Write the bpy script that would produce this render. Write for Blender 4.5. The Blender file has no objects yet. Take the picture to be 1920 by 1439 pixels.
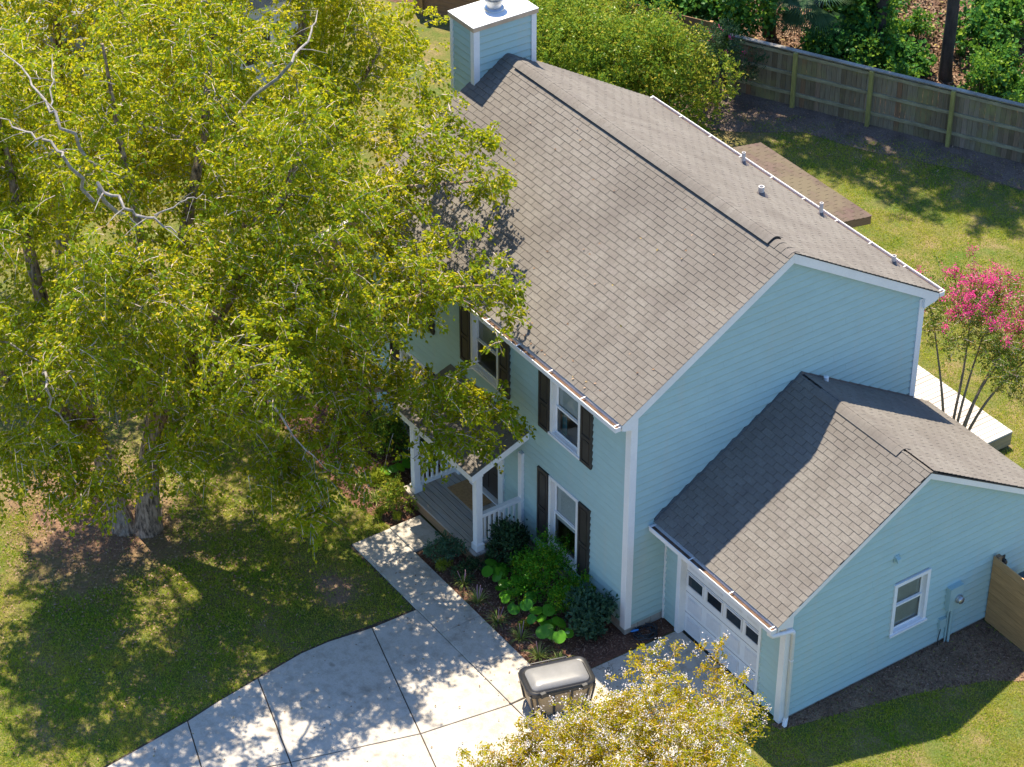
import bpy, math, random
import numpy as np
from mathutils import Matrix, Vector

random.seed(7)
RNG = np.random.default_rng(11)
SC = bpy.context.scene
COL = SC.collection

# ------------------------------------------------------------------ camera, sky, sun, exposure
cam_d = bpy.data.cameras.new("camera")
cam = bpy.data.objects.new("camera", cam_d)
COL.objects.link(cam)
YAW, PITCH = 0.9697, -0.6211
fwd = Vector((-math.sin(YAW) * math.cos(PITCH), math.cos(YAW) * math.cos(PITCH), math.sin(PITCH)))
rgt = Vector((math.cos(YAW), math.sin(YAW), 0))
upv = rgt.cross(fwd)
cam.matrix_world = Matrix(((rgt.x, upv.x, -fwd.x, 28.5638), (rgt.y, upv.y, -fwd.y, -22.2182),
                           (rgt.z, upv.z, -fwd.z, 31.8217), (0, 0, 0, 1)))
cam_d.sensor_fit = 'HORIZONTAL'
cam_d.sensor_width = 36
cam_d.lens = 4667 / 1920 * 36
cam_d.clip_end = 3000
SC.camera = cam

SUN_TO = Vector((-0.418, 0.14, 1.0)).normalized()
world = bpy.data.worlds.new("World")
SC.world = world
world.use_nodes = True
wn = world.node_tree
wn.nodes.clear()
sky = wn.nodes.new("ShaderNodeTexSky")
sky.sky_type = 'NISHITA'
sky.sun_disc = False
sky.sun_elevation = math.asin(SUN_TO.z)
sky.sun_rotation = math.atan2(SUN_TO.x, SUN_TO.y)
bg = wn.nodes.new("ShaderNodeBackground")
sky.air_density = 1.0
sky.dust_density = 0.3
sky.ozone_density = 10.0
bg.inputs[1].default_value = 0.135
wo = wn.nodes.new("ShaderNodeOutputWorld")
wn.links.new(sky.outputs[0], bg.inputs[0])
wn.links.new(bg.outputs[0], wo.inputs[0])
sun_d = bpy.data.lights.new("sun", 'SUN')
sun_d.energy = 5.0
sun_d.angle = math.radians(0.53)
sun_d.color = (1.0, 0.89, 0.71)
sun = bpy.data.objects.new("sun", sun_d)
COL.objects.link(sun)
sun.rotation_euler = (-SUN_TO).to_track_quat('-Z', 'Y').to_euler()
SC.view_settings.view_transform = 'Standard'
SC.view_settings.look = 'None'
SC.view_settings.gamma = 1
SC.view_settings.exposure = 1.12
SC.cycles.use_denoising = True
SC.cycles.max_bounces = 8
SC.cycles.transparent_max_bounces = 8

# ------------------------------------------------------------------ materials
def new_mat(name):
    m = bpy.data.materials.new(name)
    m.use_nodes = True
    nt = m.node_tree
    b = nt.nodes["Principled BSDF"]
    return m, nt, b

def ramp(nt, fac, stops):
    r = nt.nodes.new("ShaderNodeValToRGB")
    el = r.color_ramp.elements
    while len(el) < len(stops):
        el.new(0.5)
    for e, (p, c) in zip(el, stops):
        e.position = p
        e.color = (*c, 1)
    nt.links.new(fac, r.inputs[0])
    return r.outputs[0]

def texco(nt, scale=(1, 1, 1)):
    g = nt.nodes.new("ShaderNodeNewGeometry")
    mp = nt.nodes.new("ShaderNodeMapping")
    mp.inputs["Scale"].default_value = scale
    nt.links.new(g.outputs["Position"], mp.inputs[0])
    return mp.outputs[0]

def noise(nt, vec, scale, detail=4, rough=0.6):
    n = nt.nodes.new("ShaderNodeTexNoise")
    n.inputs["Scale"].default_value = scale
    n.inputs["Detail"].default_value = detail
    n.inputs["Roughness"].default_value = rough
    nt.links.new(vec, n.inputs["Vector"])
    return n.outputs[0]

def mixc(nt, a, b, fac, mode='MIX'):
    mx = nt.nodes.new("ShaderNodeMix")
    mx.data_type = 'RGBA'
    mx.blend_type = mode
    for sock, v in ((mx.inputs[0], fac), (mx.inputs[6], a), (mx.inputs[7], b)):
        if hasattr(v, "is_linked"):
            nt.links.new(v, sock)
        elif isinstance(v, (tuple, list)):
            sock.default_value = (*v, 1)
        else:
            sock.default_value = v
    return mx.outputs[2]

def bump(nt, b, h, strength=0.3, dist=0.01):
    n = nt.nodes.new("ShaderNodeBump")
    n.inputs["Strength"].default_value = strength
    n.inputs["Distance"].default_value = dist
    nt.links.new(h, n.inputs["Height"])
    nt.links.new(n.outputs[0], b.inputs["Normal"])

def plain(name, c, rough=0.6, var=0.15, scale=3.0, stretch=(1, 1, 1), metal=0.0, fine=0.0, bmp=0.0, spec=0.5):
    m, nt, b = new_mat(name)
    v = texco(nt, stretch)
    n = noise(nt, v, scale)
    lo = tuple(x * (1 - var) for x in c)
    hi = tuple(min(1, x * (1 + var)) for x in c)
    col = ramp(nt, n, [(0.3, lo), (0.7, hi)])
    if fine:
        n2 = noise(nt, v, scale * 14, 3)
        col = mixc(nt, col, ramp(nt, n2, [(0.3, (1 - fine,) * 3), (0.7, (1, 1, 1))]), 1.0, 'MULTIPLY')
        if bmp:
            bump(nt, b, n2, bmp)
    nt.links.new(col, b.inputs["Base Color"])
    b.inputs["Roughness"].default_value = rough
    b.inputs["Metallic"].default_value = metal
    b.inputs["Specular IOR Level"].default_value = spec
    return m

def rnd_out(nt):
    a = nt.nodes.new("ShaderNodeAttribute")
    a.attribute_name = "rnd"
    o = nt.nodes.new("ShaderNodeObjectInfo")
    s = nt.nodes.new("ShaderNodeMath")
    s.operation = 'ADD'
    nt.links.new(a.outputs["Fac"], s.inputs[0])
    nt.links.new(o.outputs["Random"], s.inputs[1])
    f = nt.nodes.new("ShaderNodeMath")
    f.operation = 'FRACT'
    nt.links.new(s.outputs[0], f.inputs[0])
    return f.outputs[0]

def pieces(name, stops, rough=0.8, grain=6.0, stretch=(1, 1, 1), gvar=0.3, patch=None, bmp=0.2, spec=0.3, streak=None):
    """material for separate pieces: each piece its own tone, fine grain over it"""
    m, nt, b = new_mat(name)
    col = ramp(nt, rnd_out(nt), stops)
    v = texco(nt, stretch)
    n = noise(nt, v, grain, 5, 0.65)
    col = mixc(nt, col, ramp(nt, n, [(0.25, (1 - gvar,) * 3), (0.75, (1.0, 1.0, 1.0))]), 1.0, 'MULTIPLY')
    if patch:
        n3 = noise(nt, texco(nt), patch[0], 3)
        col = mixc(nt, col, patch[1], ramp(nt, n3, [(patch[2], (0, 0, 0)), (patch[3], (1, 1, 1))]))
    if streak:
        n4 = noise(nt, texco(nt, streak[0]), streak[1], 4)
        col = mixc(nt, col, streak[2], ramp(nt, n4, [(streak[3], (0, 0, 0)), (streak[4], (0.8, 0.8, 0.8))]))
    nt.links.new(col, b.inputs["Base Color"])
    b.inputs["Roughness"].default_value = rough
    b.inputs["Specular IOR Level"].default_value = spec
    if bmp:
        bump(nt, b, n, bmp)
    return m

def leafmat(name, stops, transl=0.45, tcol=None, rough=0.45, patch=None, spec=0.10):
    m, nt, b = new_mat(name)
    col = ramp(nt, rnd_out(nt), stops)
    if patch:
        n3 = noise(nt, texco(nt), patch[0], 2)
        col = mixc(nt, col, patch[1], ramp(nt, n3, [(0.45, (0, 0, 0)), (0.65, (patch[2],) * 3)]))
    nt.links.new(col, b.inputs["Base Color"])
    b.inputs["Roughness"].default_value = rough
    b.inputs["Specular IOR Level"].default_value = spec
    t = nt.nodes.new("ShaderNodeBsdfTranslucent")
    tc = mixc(nt, col, tcol or (0.42, 0.46, 0.03), 0.55)
    nt.links.new(tc, t.inputs[0])
    mx = nt.nodes.new("ShaderNodeMixShader")
    mx.inputs[0].default_value = transl
    nt.links.new(b.outputs[0], mx.inputs[1])
    nt.links.new(t.outputs[0], mx.inputs[2])
    nt.links.new(mx.outputs[0], nt.nodes["Material Output"].inputs[0])
    return m

M = {}
M['siding'] = pieces('siding_paint', [(0, (0.385, 0.540, 0.525)), (1, (0.394, 0.548, 0.532))], 0.55, 2.2, (1, 1, 3), 0.12,
                     patch=(0.5, (0.37, 0.495, 0.465), 0.50, 0.75), bmp=0.05, streak=((2.5, 2.5, 0.25), 1.6, (0.405, 0.50, 0.465), 0.54, 0.76))
M['white'] = plain('white_trim_paint', (0.80, 0.79, 0.775), 0.5, 0.05, 1.5, fine=0.06)
M['gutter'] = plain('gutter_metal', (0.76, 0.74, 0.73), 0.4, 0.06, 2.0)
M['debris_shade'] = plain('gutter_debris_shade', (0.16, 0.095, 0.06), 0.95, 0.4, 9, fine=0.4, bmp=0.4)
M['shingle'] = pieces('asphalt_shingle', [(0, (0.192, 0.172, 0.150)), (0.4, (0.206, 0.187, 0.164)), (0.75, (0.218, 0.199, 0.175)), (1, (0.198, 0.177, 0.158))],
                      0.95, 26, (1, 1, 1), 0.32, patch=(0.6, (0.125, 0.11, 0.097), 0.44, 0.82), bmp=0.35, spec=0.1, streak=((2.2, 0.28, 0.28), 1.5, (0.128, 0.113, 0.10), 0.50, 0.78))
M['underlay'] = plain('roof_underlay', (0.055, 0.05, 0.048), 0.95, 0.2)
M['brownshingle'] = pieces('brown_shingle', [(0, (0.125, 0.08, 0.068)), (0.5, (0.15, 0.108, 0.082)), (1, (0.115, 0.086, 0.06))], 0.95, 20, gvar=0.35, patch=(0.8, (0.13, 0.105, 0.066), 0.45, 0.6))
M['ventblack'] = plain('ridge_vent_plastic', (0.025, 0.023, 0.022), 0.7)
M['shutter'] = plain('shutter_paint', (0.045, 0.038, 0.033), 0.45, 0.2, 4)
M['glass'] = None
M['doordark'] = plain('door_paint', (0.05, 0.04, 0.035), 0.35, 0.2)
M['foundation'] = pieces('foundation_block', [(0, (0.36, 0.34, 0.30)), (1, (0.46, 0.43, 0.38))], 0.9, 12)
M['deckgrey'] = pieces('weathered_plank', [(0, (0.42, 0.385, 0.35)), (0.5, (0.50, 0.46, 0.41)), (1, (0.46, 0.40, 0.35))], 0.85, 7, (0.25, 5, 1), 0.4)
M['deckwhite'] = pieces('bleached_plank', [(0, (0.50, 0.46, 0.41)), (0.6, (0.58, 0.54, 0.49)), (1, (0.47, 0.39, 0.31))], 0.85, 8, (5, 0.3, 1), 0.2)
M['wood'] = pieces('brown_wood', [(0, (0.24, 0.145, 0.075)), (0.5, (0.33, 0.205, 0.11)), (1, (0.28, 0.185, 0.11))], 0.8, 6, (0.5, 0.5, 7), 0.45)
M['sidewood'] = pieces('sun_browned_plank', [(0, (0.52, 0.29, 0.12)), (0.5, (0.64, 0.36, 0.15)), (1, (0.58, 0.35, 0.17))], 0.8, 6, (0.5, 0.5, 7), 0.5)
M['newwood'] = pieces('cedar_plank', [(0, (0.27, 0.155, 0.085)), (0.5, (0.34, 0.20, 0.11)), (1, (0.30, 0.18, 0.10))], 0.75, 5, (0.6, 0.6, 8), 0.35)
M['greyfence'] = pieces('lichened_picket', [(0, (0.19, 0.14, 0.085)), (0.4, (0.26, 0.20, 0.13)), (0.75, (0.31, 0.255, 0.18)), (0.9, (0.27, 0.14, 0.075)), (1, (0.43, 0.38, 0.31))], 0.9, 5, (6, 6, 0.6), 0.45,
                        patch=(1.1, (0.25, 0.235, 0.10), 0.5, 0.75))
M['greenpost'] = plain('mossy_post', (0.36, 0.32, 0.10), 0.9, 0.25, 4, (3, 3, 0.6), fine=0.35)
M['greyrail'] = plain('weathered_rail', (0.36, 0.32, 0.20), 0.9, 0.3, 3, (1, 1, 4), fine=0.4)
M['concrete'] = None
M['bark'] = None
M['twig'] = plain('twig_bark', (0.56, 0.45, 0.39), 0.8, 0.3, 12)
M['stem'] = plain('stem_bark', (0.22, 0.155, 0.11), 0.75, 0.3, 6, (2, 2, 0.4))
M['pinebark'] = plain('pine_bark', (0.085, 0.065, 0.05), 0.95, 0.5, 3, (3, 3, 0.7), fine=0.6, bmp=0.8)
M['black'] = plain('black_plastic', (0.03, 0.03, 0.033), 0.45, 0.2, 5)
M['lid'] = plain('lid_plastic', (0.022, 0.022, 0.024), 0.38, 0.12, 4, fine=0.1)
M['lidglare'] = plain('lid_panel_glare', (0.20, 0.197, 0.195), 0.32, 0.08, 4, fine=0.08)  # paler than the rim: sun glare on the lid put into the colour
M['tan'] = plain('tan_plastic', (0.37, 0.265, 0.15), 0.5, 0.12, 3)
M['rubber'] = plain('rubber', (0.02, 0.02, 0.02), 0.8)
M['metal'] = plain('galvanised_metal', (0.42, 0.44, 0.46), 0.38, 0.15, 5, metal=0.85)
M['pipe'] = plain('vent_pipe', (0.56, 0.54, 0.52), 0.6, 0.2, 6)
M['lead'] = plain('pipe_flashing', (0.13, 0.11, 0.105), 0.6, 0.3, 6)
M['mat'] = plain('coir_mat', (0.48, 0.28, 0.12), 0.95, 0.2, 20, fine=0.4, bmp=0.6)
M['hose'] = plain('hose_rubber', (0.03, 0.033, 0.04), 0.45)
M['blue'] = plain('blue_plastic', (0.03, 0.20, 0.55), 0.35)
M['room'] = plain('room_wall', (0.72, 0.67, 0.58), 0.8, 0.05)
M['sheet'] = plain('bed_linen', (0.72, 0.68, 0.64), 0.8, 0.06, 4)
M['curtain'] = plain('teal_curtain', (0.05, 0.24, 0.30), 0.8, 0.2, 30, (8, 8, 0.2))
M['blind'] = plain('blind_slat', (0.72, 0.73, 0.70), 0.6, 0.05)
M['headboard'] = plain('headboard_wood', (0.32, 0.13, 0.06), 0.5, 0.2)
M['yellow'] = plain('yellow_fabric', (0.62, 0.40, 0.03), 0.8, 0.2, 10)
M['neigh'] = plain('neighbour_siding', (0.62, 0.63, 0.66), 0.6, 0.06, 1, (1, 1, 9))
M['neighroof'] = plain('neighbour_shingle', (0.24, 0.24, 0.26), 0.9, 0.15, 3, fine=0.25)
M['darkroof'] = plain('dark_panel', (0.06, 0.07, 0.08), 0.6)
M['capwhite'] = plain('chimney_cap_paint', (0.76, 0.745, 0.72), 0.5, 0.08, 3, fine=0.08)
M['boxpaint'] = plain('utility_box_paint', (0.34, 0.475, 0.46), 0.5, 0.05)

def glass_mat():
    m, nt, b = new_mat('window_glass')
    b.inputs["Base Color"].default_value = (0.02, 0.025, 0.03, 1)
    b.inputs["Roughness"].default_value = 0.03
    b.inputs["Specular IOR Level"].default_value = 0.7
    t = nt.nodes.new("ShaderNodeBsdfTransparent")
    t.inputs[0].default_value = (0.86, 0.9, 0.9, 1)
    g = nt.nodes.new("ShaderNodeBsdfGlossy")
    g.inputs["Roughness"].default_value = 0.02
    fr = nt.nodes.new("ShaderNodeFresnel")
    fr.inputs[0].default_value = 1.5
    mul = nt.nodes.new("ShaderNodeMath")
    mul.operation = 'MULTIPLY_ADD'
    mul.inputs[1].default_value = 1.2
    mul.inputs[2].default_value = 0.03
    nt.links.new(fr.outputs[0], mul.inputs[0])
    mx = nt.nodes.new("ShaderNodeMixShader")
    nt.links.new(mul.outputs[0], mx.inputs[0])
    nt.links.new(t.outputs[0], mx.inputs[1])
    nt.links.new(g.outputs[0], mx.inputs[2])
    nt.links.new(mx.outputs[0], nt.nodes["Material Output"].inputs[0])
    return m
M['glass'] = glass_mat()

def concrete_mat():
    m, nt, b = new_mat('concrete')
    v = texco(nt)
    n1 = noise(nt, v, 0.9, 5)
    n2 = noise(nt, v, 45, 3, 0.7)
    n3 = noise(nt, v, 5, 6, 0.7)
    c = ramp(nt, n1, [(0.3, (0.46, 0.415, 0.35)), (0.7, (0.54, 0.49, 0.42))])
    c = mixc(nt, c, ramp(nt, n2, [(0.3, (0.82, 0.82, 0.82)), (0.65, (1, 1, 1))]), 1.0, 'MULTIPLY')
    c = mixc(nt, c, ramp(nt, n3, [(0.3, (0.74, 0.72, 0.69)), (0.55, (1, 1, 1))]), 1.0, 'MULTIPLY')
    n5 = noise(nt, v, 1.7, 7, 0.75)
    c = mixc(nt, c, ramp(nt, n5, [(0.32, (0.72, 0.70, 0.68)), (0.46, (1, 1, 1))]), 1.0, 'MULTIPLY')
    vo = nt.nodes.new("ShaderNodeTexVoronoi")
    vo.feature = 'DISTANCE_TO_EDGE'
    vo.inputs["Scale"].default_value = 0.33
    wv = nt.nodes.new("ShaderNodeVectorMath")
    wv.operation = 'ADD'
    nw = nt.nodes.new("ShaderNodeTexNoise")
    nw.inputs["Scale"].default_value = 2.5
    nw.inputs["Detail"].default_value = 6
    nt.links.new(v, nw.inputs["Vector"])
    nt.links.new(v, wv.inputs[0])
    nt.links.new(nw.outputs["Color"], wv.inputs[1])
    nt.links.new(wv.outputs[0], vo.inputs["Vector"])
    crack = ramp(nt, vo.outputs["Distance"], [(0.0, (0.45, 0.42, 0.4)), (0.0035, (1, 1, 1))])
    c = mixc(nt, c, mixc(nt, (1, 1, 1), crack, ramp(nt, noise(nt, v, 0.35, 2), [(0.52, (0, 0, 0)), (0.56, (1, 1, 1))])), 1.0, 'MULTIPLY')
    n6 = noise(nt, v, 2.2, 2, 0.4)
    c = mixc(nt, c, ramp(nt, n6, [(0.24, (0.55, 0.53, 0.5)), (0.31, (1, 1, 1))]), 1.0, 'MULTIPLY')
    nt.links.new(c, b.inputs["Base Color"])
    b.inputs["Roughness"].default_value = 0.9
    bump(nt, b, n2, 0.25)
    return m
M['concrete'] = concrete_mat()

def bark_mat():
    m, nt, b = new_mat('birch_bark')
    v = texco(nt, (1, 1, 0.28))
    n1 = noise(nt, v, 16, 6, 0.7)
    n2 = noise(nt, texco(nt), 2.2, 3)
    c = ramp(nt, n1, [(0.38, (0.055, 0.036, 0.024)), (0.5, (0.26, 0.175, 0.115)), (0.62, (0.42, 0.30, 0.21))])
    c = mixc(nt, c, (0.30, 0.29, 0.27), ramp(nt, n2, [(0.55, (0, 0, 0)), (0.72, (0.6, 0.6, 0.6))]))
    nt.links.new(c, b.inputs["Base Color"])
    b.inputs["Roughness"].default_value = 0.9
    bump(nt, b, n1, 0.9, 0.03)
    return m
M['bark'] = bark_mat()
M['limb'] = plain('pale_limb_bark', (0.36, 0.325, 0.295), 0.85, 0.5, 9, (1, 1, 1), fine=0.5, bmp=0.6)

def _scaled(nt, sock, k):
    m_ = nt.nodes.new("ShaderNodeMath")
    m_.operation = 'MULTIPLY'
    m_.inputs[1].default_value = k
    nt.links.new(sock, m_.inputs[0])
    return m_.outputs[0]

def ground_mat(name, stops, scale=1.2, fine=18, spots=()):
    m, nt, b = new_mat(name)
    v = texco(nt)
    n1 = noise(nt, v, scale, 6, 0.65)
    n2 = noise(nt, v, fine, 4, 0.7)
    n3 = noise(nt, v, fine * 4, 2, 0.7)
    c = ramp(nt, n1, stops)
    for (px_, py_, sx_, sy_, colr) in spots:
        mp = nt.nodes.new("ShaderNodeMapping")
        mp.inputs["Location"].default_value = (-px_ / sx_, -py_ / sy_, 0)
        mp.inputs["Scale"].default_value = (1 / sx_, 1 / sy_, 1)
        g_ = nt.nodes.new("ShaderNodeNewGeometry")
        nt.links.new(g_.outputs["Position"], mp.inputs[0])
        ln = nt.nodes.new("ShaderNodeVectorMath")
        ln.operation = 'LENGTH'
        nt.links.new(mp.outputs[0], ln.inputs[0])
        ad = nt.nodes.new("ShaderNodeMath")
        ad.operation = 'MULTIPLY_ADD'
        ad.inputs[1].default_value = 1.4
        nt.links.new(noise(nt, v, 1.8, 5, 0.7), ad.inputs[0])
        nt.links.new(ln.outputs["Value"], ad.inputs[2])
        c = mixc(nt, c, colr, ramp(nt, ad.outputs[0], [(0.55, (1, 1, 1)), (1.0, (0, 0, 0))]) if False else ramp(nt, _scaled(nt, ad.outputs[0], 0.5), [(0.62, (1, 1, 1)), (0.95, (0, 0, 0))]))
    c = mixc(nt, c, ramp(nt, n2, [(0.3, (0.55, 0.55, 0.55)), (0.7, (1.15, 1.12, 1.1))]), 1.0, 'MULTIPLY')
    c = mixc(nt, c, ramp(nt, n3, [(0.35, (0.6, 0.58, 0.55)), (0.7, (1.2, 1.2, 1.2))]), 1.0, 'MULTIPLY')
    nt.links.new(c, b.inputs["Base Color"])
    b.inputs["Roughness"].default_value = 1.0
    b.inputs["Specular IOR Level"].default_value = 0.1
    bump(nt, b, n2, 0.7, 0.03)
    return m
M['soil'] = ground_mat('lawn_soil', [(0.35, (0.12, 0.17, 0.04)), (0.52, (0.20, 0.19, 0.065)), (0.68, (0.31, 0.23, 0.13))],
                       spots=((-9.2, -6.9, 2.4, 1.8, (0.26, 0.16, 0.105)), (-4.45, -3.85, 0.8, 0.55, (0.30, 0.21, 0.15)), (-7.0, -10.5, 1.2, 0.8, (0.30, 0.22, 0.12))))
M['mulch'] = ground_mat('mulch', [(0.3, (0.13, 0.07, 0.048)), (0.6, (0.23, 0.125, 0.088))], 3, 30)
M['dirt'] = ground_mat('bare_dirt', [(0.3, (0.15, 0.115, 0.095)), (0.6, (0.26, 0.20, 0.165))], 1.5, 20)
M['darkdirt'] = ground_mat('dark_soil', [(0.3, (0.19, 0.13, 0.085)), (0.6, (0.34, 0.235, 0.155))], 1.8, 22)
M['litter'] = ground_mat('leaf_litter', [(0.3, (0.07, 0.043, 0.03)), (0.6, (0.19, 0.115, 0.08))], 1.6, 14)
M['chips'] = pieces('mulch_chips', [(0, (0.09, 0.048, 0.034)), (0.6, (0.24, 0.135, 0.09)), (1, (0.38, 0.24, 0.17))], 0.9, 30)
M['leaflitter'] = pieces('dead_leaves', [(0, (0.13, 0.075, 0.045)), (0.5, (0.28, 0.17, 0.10)), (0.85, (0.36, 0.25, 0.17)), (1, (0.36, 0.28, 0.06))], 0.8, 30)

M['birchleaf'] = leafmat('birch_leaf', [(0, (0.04, 0.12, 0.010)), (0.33, (0.14, 0.26, 0.014)), (0.62, (0.36, 0.40, 0.016)), (1, (0.60, 0.50, 0.05))], 0.52, (0.86, 0.74, 0.012))
M['grass'] = leafmat('grass_blade', [(0, (0.10, 0.25, 0.02)), (0.5, (0.21, 0.35, 0.022)), (0.8, (0.42, 0.44, 0.035)), (1, (0.64, 0.51, 0.15))], 0.4, (0.62, 0.66, 0.02), 0.6,
                     patch=(0.7, (0.40, 0.36, 0.09), 0.5))
M['myrtleleaf'] = leafmat('myrtle_leaf', [(0, (0.12, 0.24, 0.015)), (0.4, (0.29, 0.32, 0.012)), (0.8, (0.48, 0.37, 0.015)), (1, (0.42, 0.20, 0.03))], 0.45, (0.72, 0.62, 0.01))
M['pinkleaf'] = leafmat('pink_myrtle_leaf', [(0, (0.08, 0.17, 0.03)), (0.6, (0.20, 0.28, 0.04)), (1, (0.36, 0.22, 0.06))], 0.45)
M['whiteflower'] = leafmat('white_petal', [(0, (0.72, 0.64, 0.62)), (1, (0.84, 0.80, 0.78))], 0.3, (0.8, 0.76, 0.74))
M['pinkflower'] = leafmat('pink_petal', [(0, (0.62, 0.03, 0.20)), (1, (0.80, 0.10, 0.33))], 0.35, (0.85, 0.06, 0.3))
M['purpleflower'] = leafmat('lilac_spike', [(0, (0.42, 0.24, 0.32)), (1, (0.55, 0.38, 0.42))], 0.3, (0.5, 0.3, 0.4))
M['shrubleaf'] = leafmat('privet_leaf', [(0, (0.05, 0.13, 0.025)), (0.5, (0.12, 0.23, 0.025)), (0.8, (0.26, 0.32, 0.03)), (1, (0.42, 0.33, 0.05))], 0.35, rough=0.3)
M['darkleaf'] = leafmat('camellia_leaf', [(0, (0.02, 0.05, 0.025)), (1, (0.05, 0.10, 0.04))], 0.25, (0.1, 0.2, 0.03), 0.3)
M['brightleaf'] = leafmat('bright_shrub_leaf', [(0, (0.04, 0.17, 0.015)), (0.6, (0.09, 0.30, 0.02)), (1, (0.34, 0.44, 0.02))], 0.35, (0.25, 0.45, 0.02), 0.35)
M['bluegreenleaf'] = leafmat('bluegreen_leaf', [(0, (0.035, 0.09, 0.055)), (1, (0.08, 0.15, 0.085))], 0.3, (0.15, 0.3, 0.08), 0.45)
M['limeleaf'] = leafmat('lime_leaf', [(0, (0.16, 0.23, 0.02)), (1, (0.34, 0.36, 0.04))], 0.4, (0.45, 0.5, 0.03))
M['ligularia'] = leafmat('ligularia_leaf', [(0, (0.05, 0.20, 0.015)), (1, (0.12, 0.32, 0.02))], 0.3, (0.22, 0.48, 0.03), 0.28, None, 0.25)
M['strapleaf'] = leafmat('strap_leaf', [(0, (0.12, 0.21, 0.04)), (0.7, (0.27, 0.35, 0.08)), (1, (0.60, 0.58, 0.28))], 0.3)
M['vineleaf'] = leafmat('vine_leaf', [(0, (0.035, 0.12, 0.035)), (0.6, (0.08, 0.22, 0.035)), (1, (0.24, 0.34, 0.03))], 0.35, (0.2, 0.4, 0.03), 0.4)
M['palmleaf'] = leafmat('palm_frond', [(0, (0.035, 0.085, 0.035)), (1, (0.08, 0.14, 0.06))], 0.25, (0.2, 0.3, 0.06))
M['pineleaf'] = leafmat('pine_needles', [(0, (0.02, 0.06, 0.015)), (1, (0.06, 0.11, 0.02))], 0.2)

# ------------------------------------------------------------------ object helpers
WM = {}
def link(o, parent=None, label=None, cat=None, group=None, kind=None):
    COL.objects.link(o)
    if parent is not None:
        o.parent = parent
        o.matrix_parent_inverse = WM.get(parent.name, Matrix()).inverted()
    if label: o['label'] = label
    if cat: o['category'] = cat
    if group: o['group'] = group
    if kind: o['kind'] = kind
    return o

def thing(name, label, cat, loc=(0, 0, 0), group=None):
    o = bpy.data.objects.new(name, None)
    o.empty_display_size = 0.2
    o.location = loc
    link(o, None, label, cat, group)
    WM[o.name] = Matrix.Translation(loc)
    return o

def obj(name, mesh, mat=None, parent=None, label=None, cat=None, group=None, kind=None, loc=None):
    if mat is not None and len(mesh.materials) == 0:
        mesh.materials.append(mat if not isinstance(mat, str) else M[mat])
    o = bpy.data.objects.new(name, mesh)
    link(o, parent, label, cat, group, kind)
    if loc is not None:
        o.location = loc
    return o

class MB:
    """collects polygons of one mesh"""
    def __init__(s):
        s.v, s.f, s.sm = [], [], []
    def add(s, vs, fs, smooth=False):
        n = len(s.v)
        s.v += [tuple(map(float, q)) for q in vs]
        s.f += [tuple(i + n for i in q) for q in fs]
        s.sm += [smooth] * len(fs)
        return s
    def box(s, a, b):
        (x0, y0, z0), (x1, y1, z1) = a, b
        return s.add([(x0, y0, z0), (x1, y0, z0), (x1, y1, z0), (x0, y1, z0), (x0, y0, z1), (x1, y0, z1), (x1, y1, z1), (x0, y1, z1)],
                     [(0, 3, 2, 1), (4, 5, 6, 7), (0, 1, 5, 4), (1, 2, 6, 5), (2, 3, 7, 6), (3, 0, 4, 7)])
    def prism(s, poly, ext):
        """poly: list of 3d points (planar), ext: vector"""
        n = len(poly)
        e = Vector(ext)
        vs = [Vector(q) for q in poly]
        vs += [q + e for q in vs]
        fs = [tuple(range(n))[::-1], tuple(range(n, 2 * n))]
        fs += [(i, (i + 1) % n, n + (i + 1) % n, n + i) for i in range(n)]
        return s.add(vs, fs)
    def tube(s, pts, radii, sides=8, caps=True):
        pts = [Vector(q) for q in pts]
        if not hasattr(radii, '__len__'):
            radii = [radii] * len(pts)
        vs, fs = [], []
        ref = Vector((0.31, 0.17, 0.93))
        for i, q in enumerate(pts):
            t = (pts[min(i + 1, len(pts) - 1)] - pts[max(i - 1, 0)]).normalized()
            if abs(t.dot(ref)) > 0.95:
                ref = Vector((1, 0.1, 0))
            a = t.cross(ref).normalized()
            b = t.cross(a)
            for k in range(sides):
                w = 2 * math.pi * k / sides
                vs.append(q + (a * math.cos(w) + b * math.sin(w)) * radii[i])
        for i in range(len(pts) - 1):
            for k in range(sides):
                k2 = (k + 1) % sides
                fs.append((i * sides + k, i * sides + k2, (i + 1) * sides + k2, (i + 1) * sides + k))
        if caps:
            fs.append(tuple(range(sides))[::-1])
            fs.append(tuple(range((len(pts) - 1) * sides, len(pts) * sides)))
        return s.add(vs, fs, True)
    def lathe(s, prof, c, sides=16):
        vs, fs = [], []
        for r, z in prof:
            for k in range(sides):
                w = 2 * math.pi * k / sides
                vs.append((c[0] + r * math.cos(w), c[1] + r * math.sin(w), c[2] + z))
        n = len(prof)
        for i in range(n - 1):
            for k in range(sides):
                k2 = (k + 1) % sides
                fs.append((i * sides + k, i * sides + k2, (i + 1) * sides + k2, (i + 1) * sides + k))
        fs.append(tuple(range((n - 1) * sides, n * sides)))
        return s.add(vs, fs, True)
    def mesh(s, name='m'):
        me = bpy.data.meshes.new(name)
        me.from_pydata(s.v, [], s.f)
        if any(s.sm):
            me.polygons.foreach_set('use_smooth', s.sm)
            try:
                me.set_sharp_from_angle(angle=math.radians(50))
            except Exception:
                pass
        return me

def boxmesh(a, b):
    return MB().box(a, b).mesh()

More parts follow.
